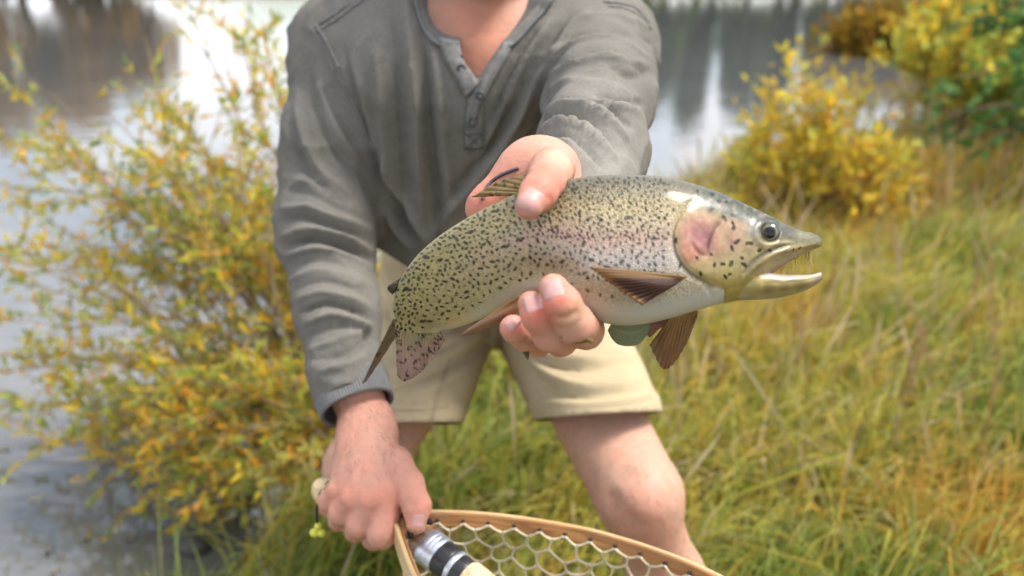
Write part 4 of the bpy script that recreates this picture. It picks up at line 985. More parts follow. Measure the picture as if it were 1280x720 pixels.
# ------------------------------------------------------------------ hair, eyes, sandals, wrist cord (out of frame or tiny)
m_hair = material('brown_hair', (0.06, 0.038, 0.022), 0.6, 0.4, bump=[('noise', (250, 250, 40), .8, .003, 'o')])
hf_ = Field(.02); Hh = lambda r, u_, f_: hc + hrt * r + hup * u_ + hfr * f_
hf_.group([(Hh(0, .045, -.035), Hh(0, .058, .008), .094, .084, hrt, .87), (Hh(0, .0, -.055), Hh(0, -.03, -.05), .075, .055, hrt, .95), (Hh(-.05, .085, .04), Hh(.05, .085, .04), .03, .03)], .03)
hv, hq = hf_.mesh(.005); hn = vert_normals(hv, hq); hv += hn * (value_noise(hv * np.array([1, 1, .3]), 120, 91) * .003)[:, None]
parts.append(mesh_obj('hair', hv, hq, m_hair))
m_eye = material('eye_white', (0.8, 0.78, 0.75), 0.15, 0.5); m_iris = material('iris', (0.05, 0.07, 0.06), 0.1, 0.5)
def ball(c, r, nu=14, nv=20, axis=None, cap=math.pi):
    th = np.linspace(0, cap, nu); ph = np.linspace(0, 2 * np.pi, nv, endpoint=False); T_, P_ = np.meshgrid(th, ph, indexing='ij')
    z = np.array([0, 0, 1.0]) if axis is None else unit(axis); x = unit(np.cross(z, [0.3, 1, .2])); y = np.cross(z, x)
    D = np.sin(T_)[..., None] * (np.cos(P_)[..., None] * x + np.sin(P_)[..., None] * y) + np.cos(T_)[..., None] * z
    return (np.asarray(c) + D.reshape(-1, 3) * r), [tuple(f) for f in grid_faces(nu, nv, True)]
for s_ in (-1, 1):
    mb = MB(); c = Hh(s_ * .031, .006, .0865); mb.add(*ball(c, .0125)); e = mb.build('eye', m_eye); parts.append(e)
    mb = MB(); mb.add(*ball(c, .0128, axis=hfr, cap=.48)); ir = mb.build('iris', m_iris); adopt(e, ir)
m_sandal = material('black_rubber', (0.018, 0.018, 0.02), 0.6, 0.4); m_strap = material('grey_strap', (0.30, 0.32, 0.36), 0.7, 0.3, noise=(90, .2))
for A in (AN_L, AN_R):
    f_ = Field(.01); f_.group([(A + np.array([0, .06, -.085]), A + np.array([.01, -.06, -.087]), .046, .044, (0, 0, 1), .38), (A + np.array([.01, -.06, -.087]), A + np.array([.018, -.145, -.085]), .046, .036, (0, 0, 1), .38)], .02)
    a_, b_ = f_.mesh(.004); so = mesh_obj('sandal', a_, b_, m_sandal)
    ang = np.linspace(-.2, math.pi + .2, 24); stp = []
    for (oy, r1) in ((-.10, .040), (.0, .047)):
        mb = MB(); rows = [A + np.stack([np.cos(ang) * r1 + .01, np.full(24, oy + dw), -.075 + np.sin(ang) * (.075 if oy == 0 else .045)], -1) for dw in (-.014, 0, .014)]
        mb.add(np.stack(rows, 1).reshape(-1, 3), [tuple(f) for f in grid_faces(24, 3)]); o_ = mb.build('strap', m_strap); md = o_.modifiers.new('s', 'SOLIDIFY'); md.thickness = .003; stp.append(o_)
    adopt(so, *stp); parts.append(so)
m_cord = material('grey_cord', (0.10, 0.10, 0.10), 0.7, 0.3, noise=(700, .5, 1))
def hand_hit(u_, v_):
    r = px(u_, v_, 1.0) - np.array([0, 0, HC]); r = r / np.linalg.norm(r); t = .45
    for _ in range(80):
        q = np.array([0, 0, HC]) + r * t; d_ = HL.ev(q[None])[0]
        if d_ < .0004: return q
        t += d_ * .8
        if t > .9: return None
    return None
cp = [hand_hit(a, b) for a, b in catmull([(603, 250), (605, 240), (612, 229), (624, 220), (637, 214), (648, 210)], 40)]
P = np.array([q for q in cp if q is not None]); P = P - unit(P - np.array([0, 0, HC])) * .0006
for _ in range(3): P[1:-1] = (P[:-2] + 2 * P[1:-1] + P[2:]) / 4
V_, F_ = tube(P, .0013, 8); mb = MB(); mb.add(V_, F_); parts.append(mb.build('wrist_cord', m_cord))
adopt(person, *parts)
# ------------------------------------------------------------------ the trout
#        top (u, v)   bottom (u, v)  depth  half thickness / half height
ST = [((497, 416), (545, 427), .648, .07), ((493, 398), (549, 414), .640, .28), ((491, 377), (566, 411), .622, .36), ((499, 352), (588, 404), .602, .42), ((519, 322), (610, 394), .582, .46), ((545, 298), (632, 381), .565, .50), ((576, 277), (655, 370), .552, .53),
      ((612, 257), (678, 364), .543, .55), ((650, 240), (702, 370), .538, .56), ((690, 228), (724, 386), .535, .56), ((730, 221), (747, 401), .533, .56), ((770, 218.5), (776, 407), .532, .56), ((805, 219), (806, 405), .532, .56),
      ((840, 223), (838, 398), .532, .57), ((872, 231), (868, 389), .533, .58), ((900, 241), (895, 381), .534, .58), ((925, 252), (920, 376), .535, .59), ((942, 260), (937, 366), .536, .67), ((957, 267), (954, 352), .537, .80), ((976, 277), (975, 335), .538, 1.0), ((998, 287.5), (998, 320.5), .539, 1.35), ((1014, 291), (1015, 313), .540, 1.5), ((1023, 295), (1024, 309), .541, 1.5), ((1027, 300), (1027.5, 307), .541, .7)]
NU, NV = 620, 220
raw = np.array([[t[0], t[1], b[0], b[1], dd, k] for t, b, dd, k in ST])
cen = (raw[:, 0:2] + raw[:, 2:4]) / 2
arc = np.concatenate([[0], np.cumsum(np.linalg.norm(np.diff(cen, axis=0), axis=1))]); arc /= arc[-1]
fine_ = catmull(raw, 1500); cf = (fine_[:, 0:2] + fine_[:, 2:4]) / 2; af = np.concatenate([[0], np.cumsum(np.linalg.norm(np.diff(cf, axis=0), axis=1))]); af /= af[-1]
ss = np.linspace(0, 1, NU); S_ = np.stack([np.interp(ss, af, fine_[:, i]) for i in range(6)], 1)
th = np.linspace(0, 2 * np.pi, NV, endpoint=False)      # 0 = back, pi/2 = side facing the lens, pi = belly
T2, B2, D2, K2 = S_[:, 0:2], S_[:, 2:4], S_[:, 4], S_[:, 5]
ce = (T2 + B2) / 2; half = (T2 - B2) / 2; hh = np.linalg.norm(half, axis=1) / F * D2           # half height in metres
ct, sn_ = np.cos(th), np.sin(th)
prof = np.sign(sn_) * np.abs(sn_) ** 0.92
UV = ce[:, None] + half[:, None] * ct[None, :, None]                                             # photo position of every skin point
dep = D2[:, None] - (hh * K2)[:, None] * prof[None, :]
side_u, side_v = UV[..., 0], UV[..., 1]
front = smooth(0.0, 0.25, sn_)[None, :] * np.ones((NU, 1))
# relief of the head: gill cover, cheek line, jaw bone, brow
def bumpline(pts, w, amp):
    dist, sd2, run = poly_dist(side_u, side_v, catmull(pts, 40)); return amp * np.exp(-(dist / w) ** 2) * (np.clip(np.sin(np.pi * np.clip(run, .02, .98)), 0, 1) ** .4), dist, sd2, run
GILL = [(868, 250), (852, 268), (843, 292), (847, 318), (860, 338), (882, 352), (900, 360)]
relief = np.zeros_like(side_u)
b_, gd, gs, gr = bumpline(GILL, 5.0, -.0013); relief += b_
relief += .0014 * np.exp(-np.clip(gd, 0, None) / 26) * (gs < 0) * (side_u < 930) * smooth(.0, .12, gr) * smooth(1.0, .9, gr) * (gd < 70)
b_, *_r = bumpline([(903, 272), (893, 286), (885, 302), (884, 318)], 2.4, -.0016); relief += b_
b_, *_r = bumpline([(862, 300), (872, 316), (886, 322)], 3, -.0010); relief += b_
b_, *_r = bumpline([(865, 345), (880, 352), (890, 372)], 3, -.0012); relief += b_
b_, *_r = bumpline([(932, 351), (945, 334), (965, 320), (990, 312), (1022, 305)], 4.5, .0020); relief += b_
b_, *_r = bumpline([(930, 342), (942, 327), (960, 315), (985, 306)], 2.2, -.0016); relief += b_
b_, *_r = bumpline([(950, 303), (968, 304), (990, 302)], 2.5, .0008); relief += b_
b_, *_r = bumpline([(975, 278), (985, 287), (1000, 293), (1015, 296)], 2.2, -.0008); relief += b_
eye_uv = np.array([961, 291.5]); er = np.hypot(side_u - eye_uv[0], (side_v - eye_uv[1]))
relief += .0013 * np.exp(-((er - 16) / 5.5) ** 2) - .0045 * smooth(14, 8, er)
relief += .0012 * np.exp(-(((side_u - 1003) / 6) ** 2 + ((side_v - 291) / 4) ** 2))
# the fingers press into the flank and the skin folds round them
relief -= .0065 * np.exp(-(((side_u - 672) / 30) ** 2 + ((side_v - 340) / 17) ** 2))
relief -= .0045 * np.exp(-(((side_u - 706) / 20) ** 2 + ((side_v - 345) / 16) ** 2))
relief += .0020 * np.exp(-(((side_u - 735) / 14) ** 2 + ((side_v - 350) / 25) ** 2))
relief -= .0035 * np.exp(-(((side_u - 668) / 18) ** 2 + ((side_v - 262) / 14) ** 2))
dep = dep - relief * front
P3 = px(side_u, side_v, dep)
# jaw (lower), its own closed loft set into the throat
JW = [((896, 326), (896, 380), .535, .50), ((920, 335), (921, 376), .535, .62), ((940, 336), (941, 375), .536, .70), ((958, 335), (958, 374), .537, .72), ((978, 338), (978, 371.5), .538, .80), ((998, 339), (999, 366), .539, .95), ((1012, 340), (1014, 360), .540, 1.0), ((1021, 339), (1022, 355), .541, .9), ((1027, 341), (1027.5, 350), .541, .6)]
jr = np.array([[t[0], t[1], b[0], b[1], dd, k] for t, b, dd, k in JW]); jf = catmull(jr, 110)
NJ = 72; tj = np.linspace(0, 2 * np.pi, NJ, endpoint=False)
jt, jb, jd, jk = jf[:, 0:2], jf[:, 2:4], jf[:, 4], jf[:, 5]
# hollow the tongue side so the lip stands up
jc = (jt + jb) / 2; jh = (jt - jb) / 2; wid = np.interp(jf[:, 0], [896, 925, 950, 985, 1010, 1022, 1028], [.006, .0115, .0158, .0152, .0122, .0090, .004])
JUV = jc[:, None] + jh[:, None] * np.cos(tj)[None, :, None]
jdep = jd[:, None] - wid[:, None] * np.sin(tj)[None, :]
inner = smooth(.55, .95, np.cos(tj))[None, :] * smooth(925, 950, jf[:, 0])[:, None] * smooth(1026, 1018, jf[:, 0])[:, None]
JUV[..., 1] += 7 * inner * (1 - np.abs(np.sin(tj)))[None, :]
J3 = px(JUV[..., 0], JUV[..., 1], jdep)
# ---- colour of the skin
def col_mix(c, target, w): return c + (np.array(target) - c) * w[..., None]
def blob(uu, vv, u0, v0, ru, rv, p_=2): return np.exp(-(np.abs((uu - u0) / ru) ** p_ + np.abs((vv - v0) / rv) ** p_))
tt = ((1 - np.cos(th)) / 2)[None, :] * np.ones((NU, 1))                  # 0 back .. 1 belly
sA = ss[:, None] * np.ones((1, NV))
Pn = np.stack([side_u * .02, side_v * .02, (sn_[None, :] > 0) * 7.0 + 0 * side_u], -1).reshape(-1, 3)
nM = value_noise(Pn, 8.0, 108).reshape(NU, NV); nA = value_noise(Pn, 1.0, 101).reshape(NU, NV); nB = value_noise(Pn, 4.0, 102).reshape(NU, NV); nC = value_noise(Pn, 14.0, 103).reshape(NU, NV)
c = np.zeros((NU, NV, 3)) + np.array([0.50, 0.42, 0.28])
tailw = smooth(700, 520, side_u)
c = col_mix(c, (0.42, 0.325, 0.15), smooth(.42, .12, tt + .04 * nA) * .85)            # olive flank above
c = col_mix(c, (0.12, 0.11, 0.075), smooth(.26, .03, tt) * .92)                          # dark back
c = col_mix(c, (0.58, 0.36, 0.30), np.exp(-((tt - .43 - .03 * nA) / .10) ** 2) * (.60 + .2 * nB) * smooth(520, 600, side_u))   # rose band
c = col_mix(c, (0.60, 0.56, 0.52), np.exp(-((tt - .58) / .10) ** 2) * .7 * smooth(640, 780, side_u))
c = col_mix(c, (0.58, 0.52, 0.28), smooth(.62, .80, tt) * smooth(760, 600, side_u) * .8)
c = col_mix(c, (0.52, 0.44, 0.19), tailw * .75 * smooth(.9, .6, tt))
c = col_mix(c, (0.62, 0.58, 0.47), smooth(.80, .92, tt) * .8)                          # belly
c = col_mix(c, (0.62, 0.48, 0.20), blob(side_u, side_v, 570, 400, 22, 10) * .7)
c = col_mix(c, (0.48, 0.46, 0.40), smooth(.78, .90, tt) * smooth(720, 800, side_u) * .6)
headw = smooth(-6, 6, np.where(gs < 0, gd, -gd)) * (side_u > 840)
headw = np.where(side_u > 905, 1.0, headw)
hc_ = np.zeros((NU, NV, 3)) + np.array([0.46, 0.37, 0.19])
hc_ = col_mix(hc_, (0.56, 0.34, 0.28), blob(side_u + 6 * nA, side_v + 5 * nB, 915, 290, 22, 24) * .7)
hc_ = col_mix(hc_, (0.55, 0.25, 0.22), blob(side_u + 5 * nB, side_v + 5 * nA, 876, 297, 26, 31, 3) * .92)
hc_ = col_mix(hc_, (0.36, 0.17, 0.20), blob(side_u + 4 * nB, side_v + 6 * nA, 877, 296, 13, 20) * .65)
hc_ = col_mix(hc_, (0.66, 0.28, 0.19), blob(side_u, side_v, 862, 318, 13, 14) * .8)
hc_ = col_mix(hc_, (0.58, 0.50, 0.24), blob(side_u, side_v, 905, 335, 30, 14) * .7)
topline = np.interp(side_u, [840, 870, 900, 930, 960, 990, 1027], [258, 260, 267, 277, 288, 300, 307])
hc_ = col_mix(hc_, (0.10, 0.11, 0.08), smooth(8, -7, side_v - topline))
hc_ = col_mix(hc_, (0.42, 0.36, 0.16), blob(side_u, side_v, 870, 259, 22, 5) * .5)
hc_ = col_mix(hc_, (0.20, 0.185, 0.12), smooth(975, 995, side_u) * smooth(314, 302, side_v) * .8)
hc_ = col_mix(hc_, (0.12, 0.12, 0.095), blob(side_u, side_v, 963, 289, 23, 17, 3) * .9)
hc_ = col_mix(hc_, (0.34, 0.35, 0.34), blob(side_u, side_v, 941, 289, 8, 8) * .8)
b1, d1, s1, r1 = bumpline([(934, 349), (946, 333), (965, 320), (990, 312), (1022, 306)], 5, 1.0); hc_ = col_mix(hc_, (0.42, 0.32, 0.15), np.clip(b1, 0, 1) * .9)
b1, d1, s1, r1 = bumpline([(930, 343), (942, 328), (960, 316), (985, 307)], 2.6, 1.0); hc_ = col_mix(hc_, (0.20, 0.20, 0.17), np.clip(b1, 0, 1) * .8)
b1, d1, s1, r1 = bumpline([(955, 305), (970, 305), (992, 302)], 2.0, 1.0); hc_ = col_mix(hc_, (0.72, 0.62, 0.36), np.clip(b1, 0, 1) * .9)
b1, d1, s1, r1 = bumpline([(903, 274), (893, 287), (886, 302), (884, 316)], 2.0, 1.0); hc_ = col_mix(hc_, (0.07, 0.06, 0.05), np.clip(b1, 0, 1) * .75)
b1, d1, s1, r1 = bumpline([(850, 338), (872, 350), (888, 366), (892, 376)], 2.0, 1.0); hc_ = col_mix(hc_, (0.22, 0.15, 0.06), np.clip(b1, 0, 1) * .7)
hc_ = col_mix(hc_, (0.42, 0.31, 0.08), smooth(335, 358, side_v) * .85)
hc_ = col_mix(hc_, (0.55, 0.50, 0.40), smooth(366, 384, side_v) * smooth(930, 880, side_u) * .8)
hc_ = col_mix(hc_, (0.30, 0.24, 0.09), np.clip(nM * .8 + nB * .5 - .15, 0, 1) * .55 * smooth(300, 340, side_v)); hc_ = col_mix(hc_, (0.66, 0.42, 0.36), np.clip(nM + .3 * nC - .2, 0, 1) * .35 * smooth(335, 300, side_v)); hc_ *= (1 + .18 * nB + .14 * nC + .10 * nM)[..., None]
hc_ *= np.array([.80, .79, .74])
c = c * (1 - headw[..., None]) + hc_ * headw[..., None]
b1, d1, s1, r1 = bumpline(GILL, 2.2, 1.0); c = col_mix(c, (0.30, 0.26, 0.13), np.clip(b1, 0, 1) * .55)
# scales: small bright and dim flecks in diagonal rows
sc_len = af[-1]; rowu = sA * 245; rowv = tt * 62
cell = np.sin(np.pi * (rowu + rowv)) * np.sin(np.pi * (rowu - rowv))
scal = (1 - headw) * smooth(.93, .82, tt)
c *= (1 + .12 * nC * scal)[..., None]
# lateral line
llv = np.interp(sA[:, 0], [0, .2, .5, .72, 1], [.50, .44, .42, .40, .38])[:, None]
c *= (1 - .18 * np.exp(-((tt - llv) / .006) ** 2) * (1 - headw))[..., None]
# dark spots, denser and finer toward back and tail
rs = np.random.default_rng(404)
spots = []
def add_spots(n, ulo, uhi, tlo, thi, r0, r1, mind):
    pts = []; allp = np.zeros((len(spots) + n, 2)); na = len(spots); allp[:na] = [(q[0], q[1]) for q in spots] if na else 0
    for _ in range(n * 14):
        if len(pts) >= n: break
        a, b = rs.uniform(ulo, uhi), rs.uniform(tlo, thi)
        i = int(np.clip(a, 0, 1) * (NU - 1)); w = (T2[i] - B2[i]); pu = ce[i] + w / 2 * math.cos(math.acos(np.clip(1 - 2 * b, -1, 1)))
        if na and (((allp[:na] - pu) ** 2).sum(1) < mind ** 2).any(): continue
        allp[na] = pu; na += 1; pts.append((pu[0], pu[1], rs.uniform(r0, r1)))
    spots.extend(pts)
add_spots(60, .04, .655, .05, .66, 1.8, 2.4, 18); add_spots(820, .0, .655, .02, .44, 1.1, 1.9, 5.3); add_spots(430, .02, .645, .44, .72, 1.1, 1.9, 6.8); add_spots(40, .30, .62, .72, .82, 1.2, 1.9, 12); add_spots(60, .05, .30, .70, .84, 1.2, 1.8, 8)
for (a, b, r_s) in [(889, 262, 2.6), (905, 272, 2.6), (917, 284, 2.6), (916, 279, 2.2), (921, 302, 2.6), (915, 310, 2.6), (937, 304, 3.0), (949, 313, 2.8), (928, 323, 2.2), (914, 329, 2.6), (904, 330, 2.2), (893, 332, 2.2), (906, 345, 2.2), (912, 343, 1.8), (889, 318, 2.0), (899, 252, 2.6), (880, 252, 2.4), (917, 270, 2.2), (926, 267, 2.0), (876, 342, 2.0), (850, 332, 1.8), (930, 331, 2.4), (872, 240, 2.2), (890, 243, 2.2), (908, 252, 2.0), (935, 268, 1.8), (842, 262, 2.4), (845, 300, 2.2), (871, 322, 2.0), (962, 313, 2.0), (992, 312, 1.6), (1000, 310, 1.4)]: spots.append((a, b, r_s))
dark = np.zeros((NU, NV)); fr_idx = sn_ > -0.05
for (a, b, r_s) in spots:
    near = np.argwhere((np.abs(ce[:, 0] - a) < 115) & (np.abs(ce[:, 1] - b) < 130)).ravel()
    if not len(near): continue
    lo_, hi_ = near[0], near[-1] + 1
    du = side_u[lo_:hi_] - a; dv = side_v[lo_:hi_] - b
    an = rs.uniform(0, math.pi); e = rs.uniform(1.2, 2.1); ca, sa = math.cos(an), math.sin(an)
    x = (du * ca + dv * sa) / (r_s * e); y = (-du * sa + dv * ca) / r_s
    q = np.hypot(x, y) + .25 * nC[lo_:hi_]
    if rs.uniform() < .15: q = np.minimum(q, np.hypot((du - r_s * 1.3 * ca) / (r_s * .8), (dv - r_s * 1.3 * sa) / (r_s * .8)))
    dark[lo_:hi_] = np.maximum(dark[lo_:hi_], smooth(1.2, .75, q) * rs.uniform(.85, 1.0))
c = col_mix(c, (0.012, 0.010, 0.007), dark * .97)
# jaw colours: ochre outside, pale lip and tongue inside
ju, jv = JUV[..., 0], JUV[..., 1]; jcn = np.cos(tj)[None, :] * np.ones((110, 1))
jcol = np.zeros((110, NJ, 3)) + np.array([0.42, 0.32, 0.11])
jcol = col_mix(jcol, (0.50, 0.44, 0.30), smooth(-.4, -.9, jcn) * .7)
jcol = col_mix(jcol, (0.55, 0.47, 0.42), smooth(.25, .6, jcn) * smooth(945, 965, ju) * .9); jcol = col_mix(jcol, (0.50, 0.45, 0.42), smooth(1005, 1024, ju) * .6)
jcol = col_mix(jcol, (0.24, 0.18, 0.05), smooth(.1, -.3, jcn) * smooth(-.9, -.4, jcn) * .5 * smooth(940, 965, ju))
jcol = col_mix(jcol, (0.10, 0.07, 0.04), np.exp(-((jcn - .12 - .05 * np.sin(ju * .3)) / .09) ** 2) * .55 * smooth(945, 962, ju))
jn = value_noise(np.stack([ju * .1, jv * .1, jdep * 200], -1).reshape(-1, 3), 1.0, 55).reshape(110, NJ); jcol *= (1 + .30 * jn)[..., None]
# pink roof of the mouth under the upper jaw
roof = smooth(-.75, -.95, np.cos(th))[None, :] * smooth(948, 958, side_u) * smooth(1024, 1015, side_u); c = col_mix(c, (0.40, 0.24, 0.18), roof * .8)
cap0 = P3[0].mean(0); cap1 = P3[-1].mean(0); jc0, jc1 = J3[0].mean(0), J3[-1].mean(0)
nb_ = NU * NV; VV = np.vstack([P3.reshape(-1, 3), J3.reshape(-1, 3), [cap0, cap1, jc0, jc1]])
quads = np.vstack([grid_faces(NU, NV, True), grid_faces(110, NJ, True, nb_)])
caps = []; e0 = nb_ + 110 * NJ
for base_, n_, ctr, rev in ((0, NV, e0, True), ((NU - 1) * NV, NV, e0 + 1, False), (nb_, NJ, e0 + 2, True), (nb_ + 109 * NJ, NJ, e0 + 3, False)):
    for i in range(n_): caps.append((base_ + i, base_ + (i + 1) % n_, ctr, ctr) if not rev else (base_ + (i + 1) % n_, base_ + i, ctr, ctr))
lum = c.mean(-1, keepdims=True); c = np.clip(lum + (c - lum) * 1.06, .004, .9) * .84; jcol *= .72
CC = np.vstack([c.reshape(-1, 3), jcol.reshape(-1, 3), [c[0].mean(0), c[-1].mean(0), jcol[0].mean(0), jcol[-1].mean(0)]])
fuv = np.zeros((len(VV), 3)); fuv[:nb_, 0] = (sA * 245).ravel(); fuv[:nb_, 1] = (tt * 62).ravel()
scl = np.zeros(len(VV)); scl[:nb_] = scal.ravel()
def fish_extra(t, b, tc, col):
    lk = t.links.new
    a = t.nodes.new('ShaderNodeAttribute'); a.attribute_name = 'fuv'; am = t.nodes.new('ShaderNodeAttribute'); am.attribute_name = 'scale_mask'
    mp = t.nodes.new('ShaderNodeMapping'); mp.inputs['Scale'].default_value = (1, 1, 1); lk(a.outputs['Vector'], mp.inputs['Vector'])
    vo = t.nodes.new('ShaderNodeTexVoronoi'); vo.inputs['Scale'].default_value = 1.0; vo.inputs['Randomness'].default_value = 0.7; lk(mp.outputs['Vector'], vo.inputs['Vector'])
    mu = t.nodes.new('ShaderNodeMath'); mu.operation = 'MULTIPLY'; lk(vo.outputs['Distance'], mu.inputs[0]); lk(am.outputs['Fac'], mu.inputs[1])
    bp = t.nodes.new('ShaderNodeBump'); bp.inputs['Strength'].default_value = .5; bp.inputs['Distance'].default_value = .0010; bp.invert = True; lk(mu.outputs[0], bp.inputs['Height'])
    n = t.nodes.new('ShaderNodeTexNoise'); n.inputs['Scale'].default_value = 260; n.inputs['Detail'].default_value = 6; lk(tc.outputs['Object'], n.inputs['Vector'])
    b2 = t.nodes.new('ShaderNodeBump'); b2.inputs['Strength'].default_value = .30; b2.inputs['Distance'].default_value = .0010; lk(n.outputs['Fac'], b2.inputs['Height']); lk(bp.outputs['Normal'], b2.inputs['Normal'])
    lk(b2.outputs['Normal'], b.inputs['Normal'])
    mc = t.nodes.new('ShaderNodeMapRange'); mc.inputs['From Min'].default_value = .1; mc.inputs['From Max'].default_value = .75; mc.inputs['To Min'].default_value = .20; mc.inputs['To Max'].default_value = -.24; lk(vo.outputs['Distance'], mc.inputs['Value'])
    m2 = t.nodes.new('ShaderNodeMath'); m2.operation = 'MULTIPLY_ADD'; lk(mc.outputs['Result'], m2.inputs[0]); lk(am.outputs['Fac'], m2.inputs[1]); m2.inputs[2].default_value = 1.0
    vs_ = t.nodes.new('ShaderNodeVectorMath'); vs_.operation = 'SCALE'; lk(col, vs_.inputs[0]); lk(m2.outputs[0], vs_.inputs['Scale']); lk(vs_.outputs['Vector'], b.inputs['Base Color'])
    mr = t.nodes.new('ShaderNodeMapRange'); mr.inputs['To Min'].default_value = .18; mr.inputs['To Max'].default_value = .55; lk(n.outputs['Fac'], mr.inputs['Value']); lk(mr.outputs['Result'], b.inputs['Roughness'])
m_fish = material('trout_skin', use_col=True, rough=.36, spec=.25, coat=.22, metallic=.0, extra=fish_extra)
# drop the empty faces of quads that end in a doubled corner
faces_all = [tuple(map(int, q)) for q in quads] + [q[:3] for q in caps]
trout = mesh_obj('trout', VV, faces_all, m_fish, col=CC, uv=fuv, attrs={'scale_mask': scl})
tag(trout, 'black spotted rainbow trout with rosy gill held across the angler\'s front', 'fish')
fparts = []
m_fin = material('fin_membrane', use_col=True, rough=.4, spec=.2, coat=.04, trans=.35)
def fin(name, root_pts, tip_pts, nu, nv, colf, rays, thick=.0011, wave=.0004, label=None):
    """membrane spanned from a root line to a tip line (u, v, depth rows), with raised rays"""
    A, B_ = catmull(root_pts, nu), catmull(tip_pts, nu); t = np.linspace(0, 1, nv)
    G = A[:, None] * (1 - t[None, :, None]) + B_[:, None] * t[None, :, None]
    s_ = np.linspace(0, 1, nu)[:, None] * np.ones((1, nv)); tt_ = t[None, :] * np.ones((nu, 1))
    edge = 1 - .02 * np.abs(np.sin(np.pi * rays * s_)) * smooth(.8, 1, tt_)
    G = A[:, None] + (G - A[:, None]) * edge[..., None]
    dd = G[..., 2] - wave * np.sin(2 * np.pi * rays * s_) * smooth(0, .15, tt_) + .0015 * np.sin(4 * s_ + 5 * tt_)
    P = px(G[..., 0], G[..., 1], dd).reshape(-1, 3)
    cl = colf(s_, tt_, G[..., 0], G[..., 1]).reshape(-1, 3)
    o = mesh_obj(name, P, grid_faces(nu, nv), m_fin, col=cl); md = o.modifiers.new('s', 'SOLIDIFY'); md.thickness = thick; md.offset = 0
    if label: o['label'] = label
    fparts.append(o); return o
def fin_col(base, edge, rays, seed, spot=0, dark=.25, spot_r=1.8):
    def f(s_, t_, uu, vv):
        rg = np.random.default_rng(seed); cl = np.zeros(s_.shape + (3,)) + np.array(base)
        cl = col_mix(cl, edge, smooth(.05, .75, t_) * .9)
        cl *= (1 - dark * (.5 + .5 * np.cos(2 * np.pi * rays * s_)))[..., None]
        nn = value_noise(np.stack([s_ * 9, t_ * 5, s_ * 0 + seed], -1).reshape(-1, 3), 1.0, seed).reshape(s_.shape); cl *= (1 + .18 * nn)[..., None]
        for _ in range(spot):
            a, b = rg.uniform(uu.min(), uu.max()), rg.uniform(vv.min(), vv.max()); r = spot_r * rg.uniform(.7, 1.3); an = rg.uniform(.6, 1.6)
            q = np.hypot(((uu - a) * math.cos(an) + (vv - b) * math.sin(an)) / (r * 1.8), (-(uu - a) * math.sin(an) + (vv - b) * math.cos(an)) / r)
            cl = col_mix(cl, (0.05, 0.035, 0.03), smooth(1.1, .7, q) * .85)
        return cl
    return f
# tail: lower lobe faces the lens, upper lobe turns away and shows its edge
fin('tail_fin', [(494, 398, .6435), (507, 402, .6425), (524, 406, .6425), (538, 409, .6425), (549, 412, .6435)], [(497, 470, .655), (505, 477, .650), (519, 471, .645), (536, 455, .642), (556, 425, .640)], 90, 40, fin_col((0.44, 0.35, 0.16), (0.46, 0.28, 0.23), 15, 5, 110, .22, 1.3), 15, wave=.0004)
fin('tail_fin', [(492, 398, .640), (494, 404, .648), (498, 412, .655)], [(453, 480, .720), (462, 470, .716), (496, 418, .668)], 60, 40, fin_col((0.30, 0.24, 0.13), (0.28, 0.20, 0.16), 8, 6, 26, .25, 1.4), 8, .0016)
fin('dorsal_fin', [(706, 224, .535), (690, 229, .537), (668, 236, .540), (648, 243, .541)], [(706, 218, .537), (672, 217, .540), (625, 226, .545), (590, 246, .548)], 80, 34, fin_col((0.36, 0.27, 0.11), (0.33, 0.23, 0.10), 10, 7, 60, .18, 1.5), 10)
fin('adipose_fin', [(503, 348, .602), (498, 354, .604), (495, 361, .607)], [(493, 356, .606), (486, 360, .608), (490, 368, .611)], 24, 12, fin_col((0.14, 0.13, 0.08), (0.10, 0.09, 0.06), 2, 8, 3), 2, .003)
# pectoral fin facing the lens: folded leading rays, dark membrane below
fin('pectoral_fin', [(858, 346, .503), (852, 350, .503), (846, 354, .505)], [(738, 334, .492), (765, 356, .494), (802, 381, .497)], 80, 50,
    lambda s_, t_, uu, vv: col_mix(fin_col((0.36, 0.20, 0.075), (0.30, 0.16, 0.06), 11, 9, 0, .30)(s_, t_, uu, vv), (0.055, 0.024, 0.022), smooth(.26, .34, s_) * .85 * smooth(1.0, .85, t_)), 11, .0014, .0005)
# far pectoral fin hangs below the throat
fin('pectoral_fin', [(872, 388, .548), (862, 391, .549), (848, 393, .550), (838, 396, .551)], [(871, 396, .552), (852, 440, .556), (830, 462, .560), (812, 432, .560)], 70, 44, fin_col((0.44, 0.25, 0.08), (0.32, 0.17, 0.08), 12, 10, 0, .38), 12)
fin('pelvic_fin', [(650, 369, .514), (654, 376, .514), (658, 384, .516)], [(574, 420, .524), (592, 416, .526), (614, 408, .530)], 44, 34, fin_col((0.40, 0.20, 0.09), (0.40, 0.24, 0.15), 6, 11, 0, .25), 6, .0018)
fin('pelvic_fin', [(843, 396, .556), (838, 399, .556), (833, 402, .556)], [(808, 404, .560), (805, 414, .562), (812, 422, .565)], 26, 20, fin_col((0.42, 0.22, 0.17), (0.40, 0.20, 0.14), 4, 12, 0, .2), 4, .002)
